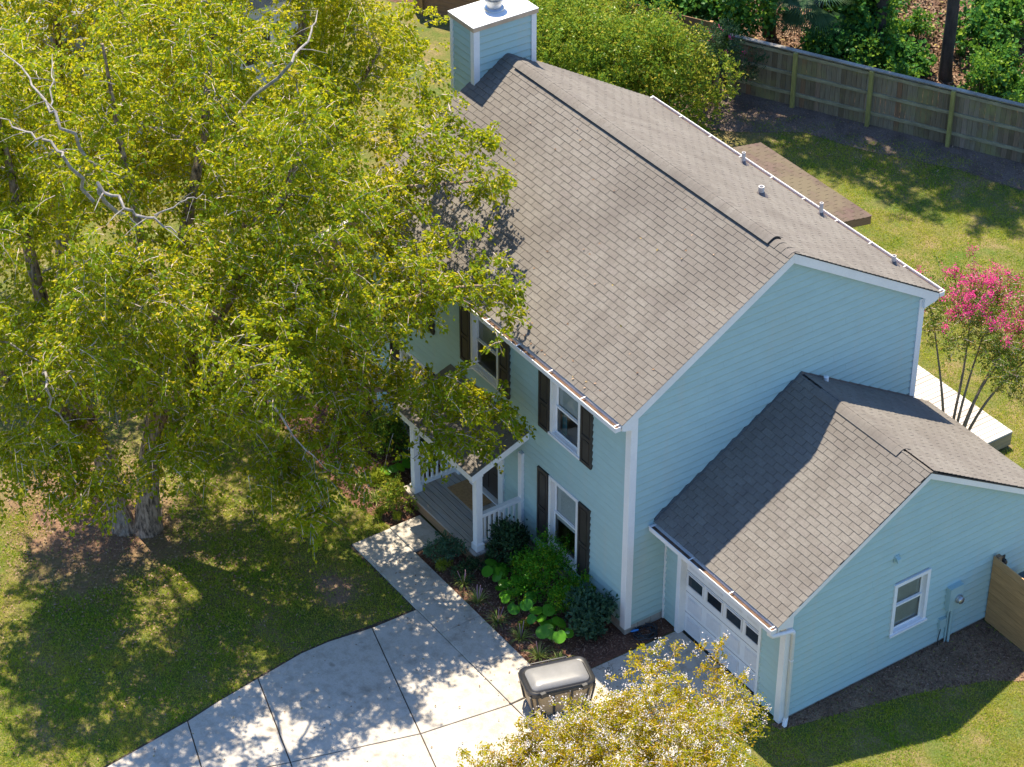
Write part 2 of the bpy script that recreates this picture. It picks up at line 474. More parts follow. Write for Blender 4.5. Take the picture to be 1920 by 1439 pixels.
def np_mesh(verts, faces, rnd=None, smooth=False):
    """verts (N,3), faces (F,k) numpy"""
    me = bpy.data.meshes.new('m')
    nv, nf, k = len(verts), len(faces), faces.shape[1]
    me.vertices.add(nv)
    me.vertices.foreach_set('co', np.ascontiguousarray(verts, dtype=np.float32).ravel())
    me.loops.add(nf * k)
    me.loops.foreach_set('vertex_index', np.ascontiguousarray(faces, dtype=np.int32).ravel())
    me.polygons.add(nf)
    me.polygons.foreach_set('loop_start', np.arange(0, nf * k, k, dtype=np.int32))
    me.polygons.foreach_set('use_smooth', np.full(nf, bool(smooth)))
    if rnd is not None:
        a = me.attributes.new('rnd', 'FLOAT', 'POINT')
        a.data.foreach_set('value', np.ascontiguousarray(rnd, dtype=np.float32))
    me.update(calc_edges=True)
    return me

def unit(a):
    return a / (np.linalg.norm(a, axis=1, keepdims=True) + 1e-9)

def leaf_mesh(pos, axis, nrm, length, width, fold=0.25, rnd=None):
    """folded diamond leaves, two triangles each"""
    n = len(pos)
    axis = unit(axis)
    side = unit(np.cross(axis, nrm))
    nrm = np.cross(side, axis)
    L = np.broadcast_to(np.asarray(length, float), (n,))[:, None]
    Wd = np.broadcast_to(np.asarray(width, float), (n,))[:, None]
    v = np.empty((n, 4, 3))
    v[:, 0] = pos
    mid = pos + axis * L * 0.42
    v[:, 1] = mid + side * Wd * 0.5 + nrm * Wd * fold
    v[:, 2] = pos + axis * L
    v[:, 3] = mid - side * Wd * 0.5 + nrm * Wd * fold
    idx = np.arange(n)[:, None] * 4
    f = np.concatenate([idx + [0, 1, 2], idx + [0, 2, 3]], 0)
    if rnd is None:
        rnd = RNG.random(n)
    return np_mesh(v.reshape(-1, 3), f, np.repeat(rnd, 4))

def blob_dirs(n):
    return unit(RNG.normal(size=(n, 3)))

# plane geometry numbers of the house (metres; x along the ridge, y front to back)
LEN, DEP, RID, EO, ZE, RO = 9.16, 7.0, 7.541, 0.31, 5.261, 0.12
SL = (RID - ZE) / (DEP / 2 + EO)
GY, GR, GZ, GZE, GL, GYR = 0.903, 3.981, 4.574, 2.584, 3.546, 7.277
GEO = 0.312
EXP = 0.158

# ------------------------------------------------------------------ setting: ground
def sheet(name, poly, z, mat, kind='structure', thick=None, parent=None):
    mb = MB()
    if thick:
        mb.prism([(x, y, z - thick) for x, y in poly], (0, 0, thick))
    else:
        mb.add([(x, y, z) for x, y in poly], [tuple(range(len(poly)))])
    return obj(name, mb.mesh(), mat, parent, kind=kind)

sheet('lawn', [(-400, -400), (400, -400), (400, 400), (-400, 400)], 0.0, 'soil')
sheet('wood_floor', [(-60, -7.6), (-15.9, 15.35), (-8.3, 19.2), (10, 28.5), (10, 90), (-60, 90)], 0.004, 'litter')
sheet('garage_side_bed', [(3.5, 0.75), (3.72, 0.8), (4.0, 2.0), (4.35, 3.4), (4.9, 4.9), (5.5, 5.7), (6.2, 6.0), (3.5, 6.0)], 0.006, 'darkdirt')
BEDF = [(-4.35, -1.3), (-4.35, -1.97), (0.35, -1.97), (0.42, 0.2), (0.45, 0.95), (-0.2, 0.95), (-0.2, -0.1), (-4.35, -0.1)]
sheet('front_bed', [(-4.35, -1.97), (0.38, -1.97), (0.42, 0.95), (-0.2, 0.95), (-4.35, 0.1)], 0.012, 'mulch')
sheet('porch_side_bed', [(-10, -2.0), (-8, -2.1), (-6.4, -2.2), (-5.33, -1.9), (-5.33, 0.1), (-10, 0.1)], 0.01, 'mulch')
sheet('fence_dirt', [(-17.2, 11.8), (-15.2, 12.6), (-13.9, 14.0), (-13.0, 15.3), (-11.4, 16.0), (-9.4, 17.3), (-7.5, 18.0), (-5, 19.3), (-5.6, 20.4), (-8.6, 18.9), (-15.5, 15.5), (-20, 13.2)], 0.008, 'dirt')

def blob(cx_, cy_, rx, ry, seed, n=26):
    r = random.Random(seed)
    ph = [r.random() * 6.28 for _ in range(4)]
    return [(cx_ + rx * (1 + 0.22 * math.sin(3 * w + ph[0]) + 0.16 * math.sin(5 * w + ph[1]) + 0.1 * math.sin(8 * w + ph[2])) * math.cos(w),
             cy_ + ry * (1 + 0.22 * math.sin(3 * w + ph[0]) + 0.16 * math.sin(5 * w + ph[1]) + 0.1 * math.sin(8 * w + ph[2])) * math.sin(w)) for w in [2 * math.pi * k / n for k in range(n)]]
# driveway slabs
J = {'a': (0.37, -2.9), 'b': (0.08, -4.72), 'c': (-0.63, -7.06), 'd': (-1.55, -9.4)}
drvm = MB().add([(-2.96, -2.95, 0.004), (-3.12, -4.8, 0.004), (-3.13, -5.4, 0.004), (-2.98, -6.43, 0.004), (-2.70, -8.08, 0.004), (-2.48, -9.8, 0.004), (-2.1, -14, 0.004), (3.6, -14, 0.004), (3.3, -2.9, 0.004), (3.12, 0.1, 0.004), (2.9, 1.0, 0.004), (0.45, 1.0, 0.004), (0.36, -2.95, 0.004)], [tuple(range(13))])
driveway = obj('driveway', drvm.mesh(), plain('joint_dirt', (0.075, 0.055, 0.038), 1.0, 0.4, 8, fine=0.4), kind='structure')

def slab(poly, parent, gap=0.011, z0=-0.05, z1=0.035, name='slab'):
    c = Vector((sum(q[0] for q in poly) / len(poly), sum(q[1] for q in poly) / len(poly)))
    n = len(poly)
    area = sum(poly[i][0] * poly[(i + 1) % n][1] - poly[(i + 1) % n][0] * poly[i][1] for i in range(n))
    P_ = poly if area > 0 else poly[::-1]
    out = []
    for i in range(n):
        a, b, d = Vector(P_[i - 1]), Vector(P_[i]), Vector(P_[(i + 1) % n])
        e1, e2 = (b - a).normalized(), (d - b).normalized()
        n1, n2 = Vector((-e1.y, e1.x)), Vector((-e2.y, e2.x))
        m_ = (n1 + n2)
        m_ = m_ / max(0.3, m_.length_squared / 2)
        out.append(b + m_ * gap)
    mb = MB()
    k = len(out)
    bev = 0.008
    top = []
    for q in out:
        dv = (c - q)
        top.append(q + dv.normalized() * bev)
    mb.add([(q.x, q.y, z0) for q in out] + [(q.x, q.y, z1 - bev) for q in out] + [(q.x, q.y, z1) for q in top],
           [tuple(range(2 * k, 3 * k))] + [(i, (i + 1) % k, k + (i + 1) % k, k + i) for i in range(k)] + [(k + i, k + (i + 1) % k, 2 * k + (i + 1) % k, 2 * k + i) for i in range(k)])
    return obj(name, mb.mesh(), 'concrete', parent)

A, B_, C_, D_ = (0.37, -2.9), (0.08, -4.72), (-0.63, -7.06), (-1.55, -9.4)
slab([(-2.9, -2.9), (-2.93, -3.9), B_, A], driveway)
slab([(-2.93, -3.9), (-3.06, -4.8), (-3.07, -5.4), (-2.92, -6.43), C_, B_], driveway)
slab([(-2.92, -6.43), (-2.8, -7.3), (-2.64, -8.08), (-1.1, -8.55), C_], driveway)
slab([(-2.64, -8.08), (-2.42, -9.8), (-2.2, -11.5), (-2.0, -11.4), (-1.9, -11.0), (-1.1, -8.55)], driveway)
slab([A, B_, (3.32, -5.6), (3.25, -2.9)], driveway)
slab([B_, C_, (2.9, -8.1), (3.32, -5.6)], driveway)
slab([C_, (-1.1, -8.55), (2.3, -9.6), (2.9, -8.1)], driveway)
slab([A, (0.43, -0.2), (3.15, -0.2), (3.25, -2.9)], driveway)
slab([(0.43, -0.2), (0.46, 0.97), (2.95, 0.97), (3.15, -0.2)], driveway)
walk = sheet('walkway', [(-5.35, -2.955), (0.36, -2.955), (0.36, -1.96), (-4.36, -1.96), (-4.36, -1.3), (-5.35, -1.3)], 0.005, plain('walk_joint', (0.075, 0.055, 0.04), 1.0, 0.4, 8))
slab([(-5.3, -2.9), (-4.4, -2.9), (-4.4, -2.0), (-5.3, -2.0)], walk, 0.004, z1=0.05)
slab([(-5.3, -2.0), (-4.4, -2.0), (-4.4, -1.28), (-5.3, -1.28)], walk, 0.004, z1=0.07)
for i in range(4):
    x0 = -4.4 + i * 1.19
    slab([(x0, -2.9), (x0 + 1.19, -2.9), (x0 + 1.19, -1.99), (x0, -1.99)], walk, 0.003, z1=0.05)

# ------------------------------------------------------------------ house
house = thing('house', 'two-storey pale blue clapboard house with grey shingle roof and attached garage', 'house', (0, 0, 0))

class Frame:
    """local wall frame: u along the wall, n outwards, z up"""
    def __init__(s, o, u, n):
        s.o, s.u, s.n = Vector(o), Vector(u), Vector(n)
    def __call__(s, u, n, z):
        q = s.o + s.u * u + s.n * n
        return (q.x, q.y, z)
    def box(s, mb, u0, u1, n0, n1, z0, z1):
        vs = [s(u, n, z) for z in (z0, z1) for (u, n) in ((u0, n0), (u1, n0), (u1, n1), (u0, n1))]
        return mb.add(vs, [(0, 3, 2, 1), (4, 5, 6, 7), (0, 1, 5, 4), (1, 2, 6, 5), (2, 3, 7, 6), (3, 0, 4, 7)])

FR = Frame((-LEN, 0, 0), (1, 0, 0), (0, -1, 0))       # front wall, u = x + LEN
GB = Frame((0, 0, 0), (0, 1, 0), (1, 0, 0))            # main gable end, u = y
GF = Frame((0, GY, 0), (1, 0, 0), (0, -1, 0))          # garage front, u = x
GG = Frame((GL, GY, 0), (0, 1, 0), (1, 0, 0))          # garage gable, u = y - GY

def clapboards(fr, parent, z0, z1, span, holes=()):
    """span(z) -> (u0,u1); holes: list of (u0,u1,z0,z1)"""
    n = int((z1 - z0) / EXP + 0.999)
    for i in range(n):
        a = z0 + i * EXP
        b = min(a + EXP, z1)
        s0, s1 = span(a), span(min(b + 0.015, z1 + 0.01))
        if s0[1] - s0[0] < 0.05:
            continue
        lo, hi = s0
        segs = [(lo, hi, s1[0], s1[1])]
        for (h0, h1, hz0, hz1) in holes:
            if hz1 <= a + 0.02 or hz0 >= b - 0.02:
                continue
            new = []
            for (p0, p1, t0, t1) in segs:
                if h1 <= p0 or h0 >= p1:
                    new.append((p0, p1, t0, t1))
                    continue
                if h0 > p0 + 0.01:
                    new.append((p0, h0, t0, h0))
                if h1 < p1 - 0.01:
                    new.append((h1, p1, h1, t1))
            segs = new
        nb = 0.033 + random.uniform(-0.002, 0.002)
        cut = []
        for (p0, p1, t0, t1) in segs:
            while p1 - p0 > 4.4 and t1 - p0 > 4.0:
                q = p0 + random.uniform(1.6, 3.6)
                if q < t0 + 0.2 or q > t1 - 0.2:
                    break
                cut.append((p0, q - 0.0008, t0, q - 0.0008))
                p0 = t0 = q + 0.0008
            cut.append((p0, p1, t0, t1))
        for (p0, p1, t0, t1) in cut:
            if t1 < t0:
                t0 = t1 = (t0 + t1) / 2
            c = 0.026
            f_ = c / (b + 0.015 - a)
            m0, m1 = p0 + (t0 - p0) * f_, p1 + (t1 - p1) * f_
            vs = [fr(p0, 0, a), fr(p1, 0, a), fr(p1, nb - 0.014, a), fr(p0, nb - 0.014, a), fr(m0, nb, a + c), fr(m1, nb, a + c),
                  fr(t0, 0, b + 0.015), fr(t1, 0, b + 0.015), fr(t1, 0.003, b + 0.015), fr(t0, 0.003, b + 0.015)]
            obj('clapboard', MB().add(vs, [(0, 3, 2, 1), (3, 4, 5, 2), (4, 9, 8, 5), (6, 7, 8, 9), (0, 6, 9, 4, 3), (1, 2, 5, 8, 7), (0, 1, 7, 6)]).mesh(), 'siding', parent)

WIN = [(-2.0, 3.36, 4.70, True), (-4.72, 3.36, 4.70, False), (-7.42, 3.36, 4.70, False), (-2.02, 0.60, 2.33, False), (-7.42, 0.60, 2.33, False)]
DOOR = (-5.15, -4.25, 0.36, 2.42)
WW = 0.98
front_holes = [(x - WW / 2 + 0.03 + LEN, x + WW / 2 - 0.03 + LEN, z0 + 0.03, z1 - 0.03) for x, z0, z1, _ in WIN] + [(DOOR[0] + LEN, DOOR[1] + LEN, 0.0, DOOR[3])]

# backing walls of the hidden sides and the gable cores
wall_front = obj('wall', boxmesh((-LEN, 0.002, 0.27), (-LEN + 0.02, 0.004, 0.3)), 'siding', house)
clapboards(FR, wall_front, 0.27, 5.20, lambda z: (0.0, LEN - 0.002), front_holes)
def gable_span(z):
    t = (RID - 0.06 - z) / SL
    lo, hi = DEP / 2 - t, DEP / 2 + t
    return (max(0.002, lo), min(DEP - 0.002, hi))
wall_gable = obj('wall', MB().add([(-0.004, 0.01, 0.2), (-0.004, DEP - 0.01, 0.2), (-0.004, DEP - 0.01, 5.3), (-0.004, DEP / 2, RID - 0.14), (-0.004, 0.01, 5.3)], [(0, 1, 2, 3, 4)]).mesh(), 'siding', house)
clapboards(GB, wall_gable, 0.27, RID - 0.12, gable_span)
wall_rear = obj('wall', boxmesh((-LEN, DEP - 0.02, 0.2), (-0.02, DEP, 5.35)), 'siding', house)
wall_far = obj('wall', MB().prism([(-LEN, 0.0, 0.2), (-LEN, DEP - 0.03, 0.2), (-LEN, DEP - 0.03, 5.3), (-LEN, DEP / 2, RID - 0.14), (-LEN, 0.0, 5.3)], (0.03, 0, 0)).mesh(), 'siding', house)

GDOOR = (0.56, 2.86, 0.0, 2.06)
wall_gfront = obj('wall', boxmesh((0.02, GY + 0.002, 2.08), (GL - 0.02, GY + 0.012, 2.55)), 'siding', house)
clapboards(GF, wall_gfront, 0.08, 2.56, lambda z: (0.018, GL - 0.002), [(0.44, 2.93, -1, 2.16)])
def gg_span(z):
    t = (GZ - 0.06 - z) / SL
    lo, hi = GR - GY - t, GR - GY + t
    return (max(0.002, lo), min(GYR - GY - 0.002, hi))
GWIN = (3.47 - GY, 4.36 - GY, 0.86, 2.10)
wall_gg = obj('wall', boxmesh((GL - 0.03, GY + 0.01, 2.5), (GL - 0.005, GYR - 0.01, 2.58)), 'siding', house)
clapboards(GG, wall_gg, 0.08, GZ - 0.1, gg_span, [(GWIN[0] + 0.03, GWIN[1] - 0.03, GWIN[2] + 0.03, GWIN[3] - 0.03)])
wall_grear = obj('wall', boxmesh((0.02, GYR - 0.02, 0.0), (GL - 0.01, GYR, 2.55)), 'siding', house)
# foundation of blocks along the gable return and the front
fnd = obj('foundation', boxmesh((-LEN + 0.02, 0.05, -0.1), (-0.05, DEP - 0.05, 0.26)), 'foundation', house)
for i in range(3):
    y0 = 0.0 + i * 0.31
    obj('block', boxmesh((-0.1, y0 + 0.004, -0.05), (-0.012, min(y0 + 0.305, GY - 0.01), 0.262)), 'foundation', fnd)
for i in range(23):
    x0 = -LEN + i * 0.398
    obj('block', boxmesh((x0 + 0.004, 0.012, -0.05), (min(x0 + 0.394, -0.106), 0.09, 0.262)), 'foundation', fnd)
obj('foundation', boxmesh((0.03, GY + 0.14, -0.1), (GL - 0.02, GYR - 0.03, 0.078)), 'foundation', house)

# corner boards
def cboard(a, b):
    return obj('corner_board', boxmesh(a, b), 'white', house)
cboard((-0.115, -0.045, 0.2), (0.045, 0.0, 5.2))
cboard((0.0, 0.0006, 0.2), (0.0455, 0.105, 5.25))
cboard((0.0, DEP - 0.11, 2.7), (0.045, DEP + 0.027, 5.2))
cboard((-LEN - 0.027, -0.045, 0.2), (-LEN + 0.11, 0.0, 5.2))
cboard((GL - 0.10, GY - 0.045, 0.03), (GL + 0.045, GY, 2.5))
cboard((GL, GY + 0.0006, 0.03), (GL + 0.0455, GY + 0.10, 2.56))
cboard((GL, GYR - 0.11, 0.03), (GL + 0.045, GYR + 0.02, 2.5))
cboard((0.03, GY - 0.042, 0.08), (0.072, GY, 2.55))

# --- windows
SHUT = {}
def window(fr, u0, u1, z0, z1, lamp=None, blind=None, name='window', curtain=False, extra=None):
    """double hung window in wall frame; casing proud, sashes recessed"""
    w = MB()
    c = 0.075
    fr.box(w, u0, u0 + c, -0.02, 0.052, z0, z1)
    fr.box(w, u1 - c, u1, -0.02, 0.052, z0, z1)
    fr.box(w, u0 + c, u1 - c, -0.02, 0.052, z1 - c, z1)
    fr.box(w, u0 + c, u1 - c, -0.02, 0.052, z0, z0 + 0.05)
    win = obj(name, w.mesh(), 'white', house)
    s = MB()
    fr.box(s, u0 - 0.02, u1 + 0.02, 0.0525, 0.085, z0 - 0.012, z0 + 0.035)
    obj('sill', s.mesh(), 'white', win)
    zi0, zi1 = z0 + 0.05, z1 - c
    zm = (zi0 + zi1) / 2 + 0.02
    a, b = u0 + c, u1 - c
    for (q0, q1, n0) in ((zi0, zm, -0.035), (zm - 0.03, zi1, -0.062)):
        s = MB()
        k = 0.042
        fr.box(s, a, a + k, n0 - 0.022, n0, q0, q1)
        fr.box(s, b - k, b, n0 - 0.022, n0, q0, q1)
        fr.box(s, a + k, b - k, n0 - 0.022, n0, q1 - k, q1)
        fr.box(s, a + k, b - k, n0 - 0.022, n0, q0, q0 + k)
        sa = obj('sash', s.mesh(), 'white', win)
        p = MB()
        p.add([fr(a + k - 0.005, n0 - 0.012, q0 + k - 0.005), fr(b - k + 0.005, n0 - 0.012, q0 + k - 0.005), fr(b - k + 0.005, n0 - 0.012, q1 - k + 0.005), fr(a + k - 0.005, n0 - 0.012, q1 - k + 0.005)], [(0, 1, 2, 3)])
        obj('pane', p.mesh(), 'glass', win)
    # jamb liner and room behind
    s = MB()
    fr.box(s, a - 0.02, a - 0.001, -0.12, -0.021, zi0, zi1)
    fr.box(s, b + 0.001, b + 0.02, -0.12, -0.021, zi0, zi1)
    fr.box(s, a - 0.02, b + 0.02, -0.12, -0.021, zi0 - 0.02, zi0 - 0.001)
    fr.box(s, a - 0.02, b + 0.02, -0.12, -0.021, zi1 + 0.001, zi1 + 0.02)
    obj('jamb', s.mesh(), 'white', win)
    d = 2.2 if fr is FR else 1.2
    U0, U1, Z0, Z1 = u0 - 0.35, u1 + 0.35, max(z0 - 0.8, 0.2), z1 + 0.1
    r = MB()
    r.add([fr(U0, -0.121, Z0), fr(U1, -0.121, Z0), fr(U1, -d, Z0), fr(U0, -d, Z0), fr(U0, -0.121, Z1), fr(U1, -0.121, Z1), fr(U1, -d, Z1), fr(U0, -d, Z1)],
          [(0, 1, 2, 3), (4, 5, 6, 7), (1, 2, 6, 5), (2, 3, 7, 6), (3, 0, 4, 7)])
    obj('interior', r.mesh(), 'room', win)
    if blind:
        s = MB()
        zz = zi1 - 0.05
        while zz > zi1 - blind * (zi1 - zi0):
            vs = [fr(a + 0.01, -0.105, zz), fr(b - 0.01, -0.105, zz), fr(b - 0.01, -0.088, zz - 0.026), fr(a + 0.01, -0.088, zz - 0.026)]
            s.add(vs, [(0, 1, 2, 3)])
            zz -= 0.03
        obj('blind', s.mesh(), 'blind', win, kind='stuff')
    return win

def shutter(fr, u0, u1, z0, z1):
    mb = MB()
    k = 0.05
    fr.box(mb, u0, u0 + k, 0.012, 0.068, z0, z1)
    fr.box(mb, u1 - k, u1, 0.012, 0.068, z0, z1)
    zm = z0 + (z1 - z0) * 0.46
    for q0, q1 in ((z0, z0 + 0.07), (zm - 0.035, zm + 0.035), (z1 - 0.07, z1)):
        fr.box(mb, u0 + k, u1 - k, 0.012, 0.068, q0, q1)
    sh = obj('shutter', mb.mesh(), 'shutter', house)
    for q0, q1 in ((z0 + 0.07, zm - 0.035), (zm + 0.035, z1 - 0.07)):
        p = MB()
        fr.box(p, u0 + k, u1 - k, 0.012, 0.046, q0, q1)
        fr.box(p, u0 + k + 0.03, u1 - k - 0.03, 0.046, 0.058, q0 + 0.035, q1 - 0.035)
        obj('panel', p.mesh(), 'shutter', sh)

for (x, z0, z1, flag) in WIN:
    u = x + LEN
    lower = z0 < 1
    window(FR, u - WW / 2, u + WW / 2, z0, z1, blind=(0.6 if lower else (0.45 if flag else 0.55)))
    for s in (-1, 1):
        c = u + s * (WW / 2 + 0.018 + 0.175)
        shutter(FR, c - 0.175, c + 0.175, z0 - 0.03, z1 + 0.0)
gw = window(GG, GWIN[0], GWIN[1], GWIN[2], GWIN[3])
sh_ = MB()
GG.box(sh_, GWIN[0] + 0.06, GWIN[1] - 0.06, -0.105, -0.10, GWIN[2] + 0.06, GWIN[3] - 0.06)
obj('shade', sh_.mesh(), plain('window_shade', (0.40, 0.42, 0.38), 0.8, 0.1, 3), gw)

# --- front door
d = MB()
FR.box(d, DOOR[0] + LEN - 0.15, DOOR[0] + LEN, -0.02, 0.062, 0.36, DOOR[3] + 0.14)
FR.box(d, DOOR[1] + LEN, DOOR[1] + LEN + 0.17, -0.02, 0.062, 0.36, DOOR[3] + 0.14)
FR.box(d, DOOR[0] + LEN, DOOR[1] + LEN, -0.02, 0.062, DOOR[3], DOOR[3] + 0.14)
FR.box(d, DOOR[0] + LEN, DOOR[1] + LEN, -0.1, 0.03, 0.36, 0.40)
dcase = obj('door_casing', d.mesh(), 'white', house)
d = MB()
a, b = DOOR[0] + LEN + 0.01, DOOR[1] + LEN - 0.01
FR.box(d, a, b, -0.11, -0.07, 0.41, DOOR[3] - 0.01)
door = obj('front_door', d.mesh(), 'doordark', house)
for k, (q0, q1) in enumerate(((0.52, 1.0), (1.1, 2.3))):
    for s in range(2):
        p = MB()
        w = (b - a) / 2
        FR.box(p, a + s * w + 0.08, a + (s + 1) * w - 0.08, -0.07, -0.058, q0, q1)
        obj('door_panel', p.mesh(), 'doordark', door)
obj('door_knob', MB().lathe([(0.0, 0), (0.03, 0.005), (0.03, 0.05), (0.0, 0.055)], (0, 0, 0), 10).mesh(), 'metal', door).location = (DOOR[1] - 0.1, 0.04, 1.3)

# --- porch
porch = obj('porch', boxmesh((-5.9, -1.2, 0.0), (-3.36, -0.02, 0.30)), 'wood', house)
obj('fascia', boxmesh((-5.96, -1.245, 0.08), (-3.30, -1.205, 0.305)), 'wood', porch)
obj('fascia', boxmesh((-3.34, -1.204, 0.08), (-3.30, -0.03, 0.305)), 'wood', porch)
for i in range(9):
    y1 = -1.265 + i * 0.1385
    obj('plank', boxmesh((-5.97, y1, 0.312), (-3.28, y1 + 0.124, 0.35 + random.uniform(-0.003, 0))), 'deckgrey', porch)
PX = (-5.72, -3.44)
for x in PX:
    y = -1.09
    p = MB()
    p.box((x - 0.07, y - 0.07, 0.52), (x + 0.07, y + 0.07, 2.26))
    p.box((x - 0.095, y - 0.095, 0.35), (x + 0.095, y + 0.095, 0.50))
    p.box((x - 0.08, y - 0.08, 0.50), (x + 0.08, y + 0.08, 0.52))
    p.box((x - 0.085, y - 0.085, 2.18), (x + 0.085, y + 0.085, 2.24))
    obj('post', p.mesh(), 'white', porch)
    p = MB().box((x - 0.06, -0.09, 0.35), (x + 0.06, -0.02, 2.3))
    obj('pilaster', p.mesh(), 'white', porch)
    obj('top_rail', boxmesh((x - 0.05, -1.02, 1.12), (x + 0.05, -0.09, 1.20)), 'white', porch)
    obj('bottom_rail', boxmesh((x - 0.03, -1.02, 0.44), (x + 0.03, -0.09, 0.52)), 'white', porch)
    for i in range(7):
        y2 = -0.93 + i * 0.118
        obj('baluster', boxmesh((x - 0.019, y2 - 0.019, 0.52), (x + 0.019, y2 + 0.019, 1.12)), 'white', porch)
# porch roof: a lean-to with white fascia
PR = dict(x0=-5.98, x1=-3.22, y0=-1.36, zw=2.95, ze=2.44)
psl = (PR['zw'] - PR['ze']) / (-PR['y0'])
proof = obj('porch_roof', MB().prism([(PR['x0'], PR['y0'], PR['ze'] - 0.02), (PR['x0'], -0.02, PR['zw'] - 0.03), (PR['x0'], -0.02, PR['zw'] - 0.20), (PR['x0'], PR['y0'], PR['ze'] - 0.19)], (PR['x1'] - PR['x0'], 0, 0)).mesh(), 'white', house)
obj('porch_beam', boxmesh((-5.8, -1.19, 2.24), (-3.36, -0.98, 2.27)), 'white', house)

# --- shingles
TAB, ROW = 0.305, 0.1305
SHING_INST = []          # (object data) nearest ones become objects
def shingle_rows(o, u, s, width, length, clip=None):
    """tabs on a roof plane. o: lower left corner, u: along the eave, s: up the slope. returns list of tabs"""
    o, u, s = Vector(o), Vector(u).normalized(), Vector(s).normalized()
    n = u.cross(s).normalized()
    if n.z < 0:
        n = -n
    tabs = []
    rows = int(length / ROW) + 1
    for r in range(rows):
        v0 = r * ROW
        v1 = min(v0 + ROW + 0.02, length)
        if v1 - v0 < 0.03:
            continue
        off = (-TAB / 2 if r % 2 else 0.0) + random.uniform(-0.012, 0.012)
        k = 0
        while True:
            a0 = off + k * TAB
            k += 1
            if a0 >= width:
                break
            a1 = min(a0 + TAB - 0.0095, width)
            a0 = max(a0, 0)
            if a1 - a0 < 0.03:
                continue
            dv = random.uniform(-0.004, 0.004)
            tabs.append((o, u, s, n, a0, a1, v0 + dv, v1))
    return tabs

def tab_geo(t):
    o, u, s, n, a0, a1, v0, v1 = t
    h0, h1 = 0.012 + random.uniform(0, 0.004), 0.001
    def q(a, v, h):
        return o + u * a + s * v + n * h
    return [q(a0, v0, 0), q(a1, v0, 0), q(a1, v1, 0), q(a0, v1, 0), q(a0, v0, h0), q(a1, v0, h0), q(a1, v1, h1), q(a0, v1, h1)]
TABF = [(4, 5, 6, 7), (0, 1, 5, 4), (1, 2, 6, 5), (3, 0, 4, 7), (2, 3, 7, 6)]

def joined_tabs(tabs):
    vs, fs, rn = [], [], []
    for i, t in enumerate(tabs):
        vs += [tuple(q) for q in tab_geo(t)]
        fs += [tuple(j + 8 * i for j in f) for f in TABF]
        rn += [random.random()] * 8
    return np_mesh(np.array(vs), np.array(fs), np.array(rn))

def roof_deck(pts, thick=0.03):
    """thin deck below the shingles"""
    mb = MB()
    mb.prism([Vector(p) - Vector((0, 0, thick)) for p in pts], (0, 0, thick - 0.002))
    return mb.mesh()

su = Vector((0, 1, SL)).normalized()
sd = Vector((0, -1, SL)).normalized()
slen = (DEP / 2 + EO) * math.sqrt(1 + SL * SL)
x0, x1 = -LEN - RO, RO
roof_f = obj('roof', roof_deck([(x0, -EO, ZE), (x1, -EO, ZE), (x1, DEP / 2, RID), (x0, DEP / 2, RID)]), 'underlay', house)
roof_b = obj('roof', roof_deck([(x0, DEP + EO, ZE), (x1, DEP + EO, ZE), (x1, DEP / 2, RID), (x0, DEP / 2, RID)]), 'underlay', house)
T_f = shingle_rows((x0, -EO - 0.02, ZE - 0.012), (1, 0, 0), (0, 1, SL), x1 - x0 + 0.02, slen)
T_b = shingle_rows((x1 + 0.02, DEP + EO + 0.02, ZE - 0.012), (-1, 0, 0), (0, -1, SL), x1 - x0 + 0.02, slen)
glen = (GR - GY + GEO) * math.sqrt(1 + SL * SL)
gx1 = GL + RO
groof_f = obj('roof', roof_deck([(0.03, GY - GEO, GZE), (gx1, GY - GEO, GZE), (gx1, GR, GZ), (0.03, GR, GZ)]), 'underlay', house)
groof_b = obj('roof', roof_deck([(0.03, GYR + 0.11, GZE), (gx1, GYR + 0.11, GZE), (gx1, GR, GZ), (0.03, GR, GZ)]), 'underlay', house)
T_gf = shingle_rows((0.028, GY - GEO - 0.02, GZE - 0.012), (1, 0, 0), (0, 1, SL), gx1 + 0.02 - 0.028, glen)
T_gb = shingle_rows((gx1 + 0.02, GYR + 0.13, GZE - 0.012), (-1, 0, 0), (0, -1, SL), gx1 + 0.02 - 0.028, glen)
T_p = shingle_rows((PR['x0'] - 0.02, PR['y0'] - 0.02, PR['ze'] - 0.018), (1, 0, 0), (0, 1, psl), PR['x1'] - PR['x0'] + 0.04, math.hypot(1.36, 0.51))

# the 300 tabs that show largest: those of the garage's front slope and the lowest rows of the main roof's near end
near = sorted([(-(t[0] + t[1] * t[4] + t[2] * t[6]).x * 1.0 + (t[0] + t[2] * t[6]).z * 0.45 + (0.0 if T is T_gf else 1.2), i, T, R_) for T, R_ in ((T_gf, groof_f), (T_f, roof_f)) for i, t in enumerate(T)], key=lambda q: q[0])[:300]
picked = {(id(T), i) for _, i, T, _ in near}
for _, i, T, R_ in near:
    obj('shingle', MB().add(tab_geo(T[i]), TABF).mesh(), 'shingle', R_)
for T, R_ in ((T_f, roof_f), (T_b, roof_b), (T_gf, groof_f), (T_gb, groof_b), (T_p, proof)):
    rest = [t for i, t in enumerate(T) if (id(T), i) not in picked]
    if rest:
        obj('shingle_field', joined_tabs(rest), 'shingle', R_, kind='stuff')

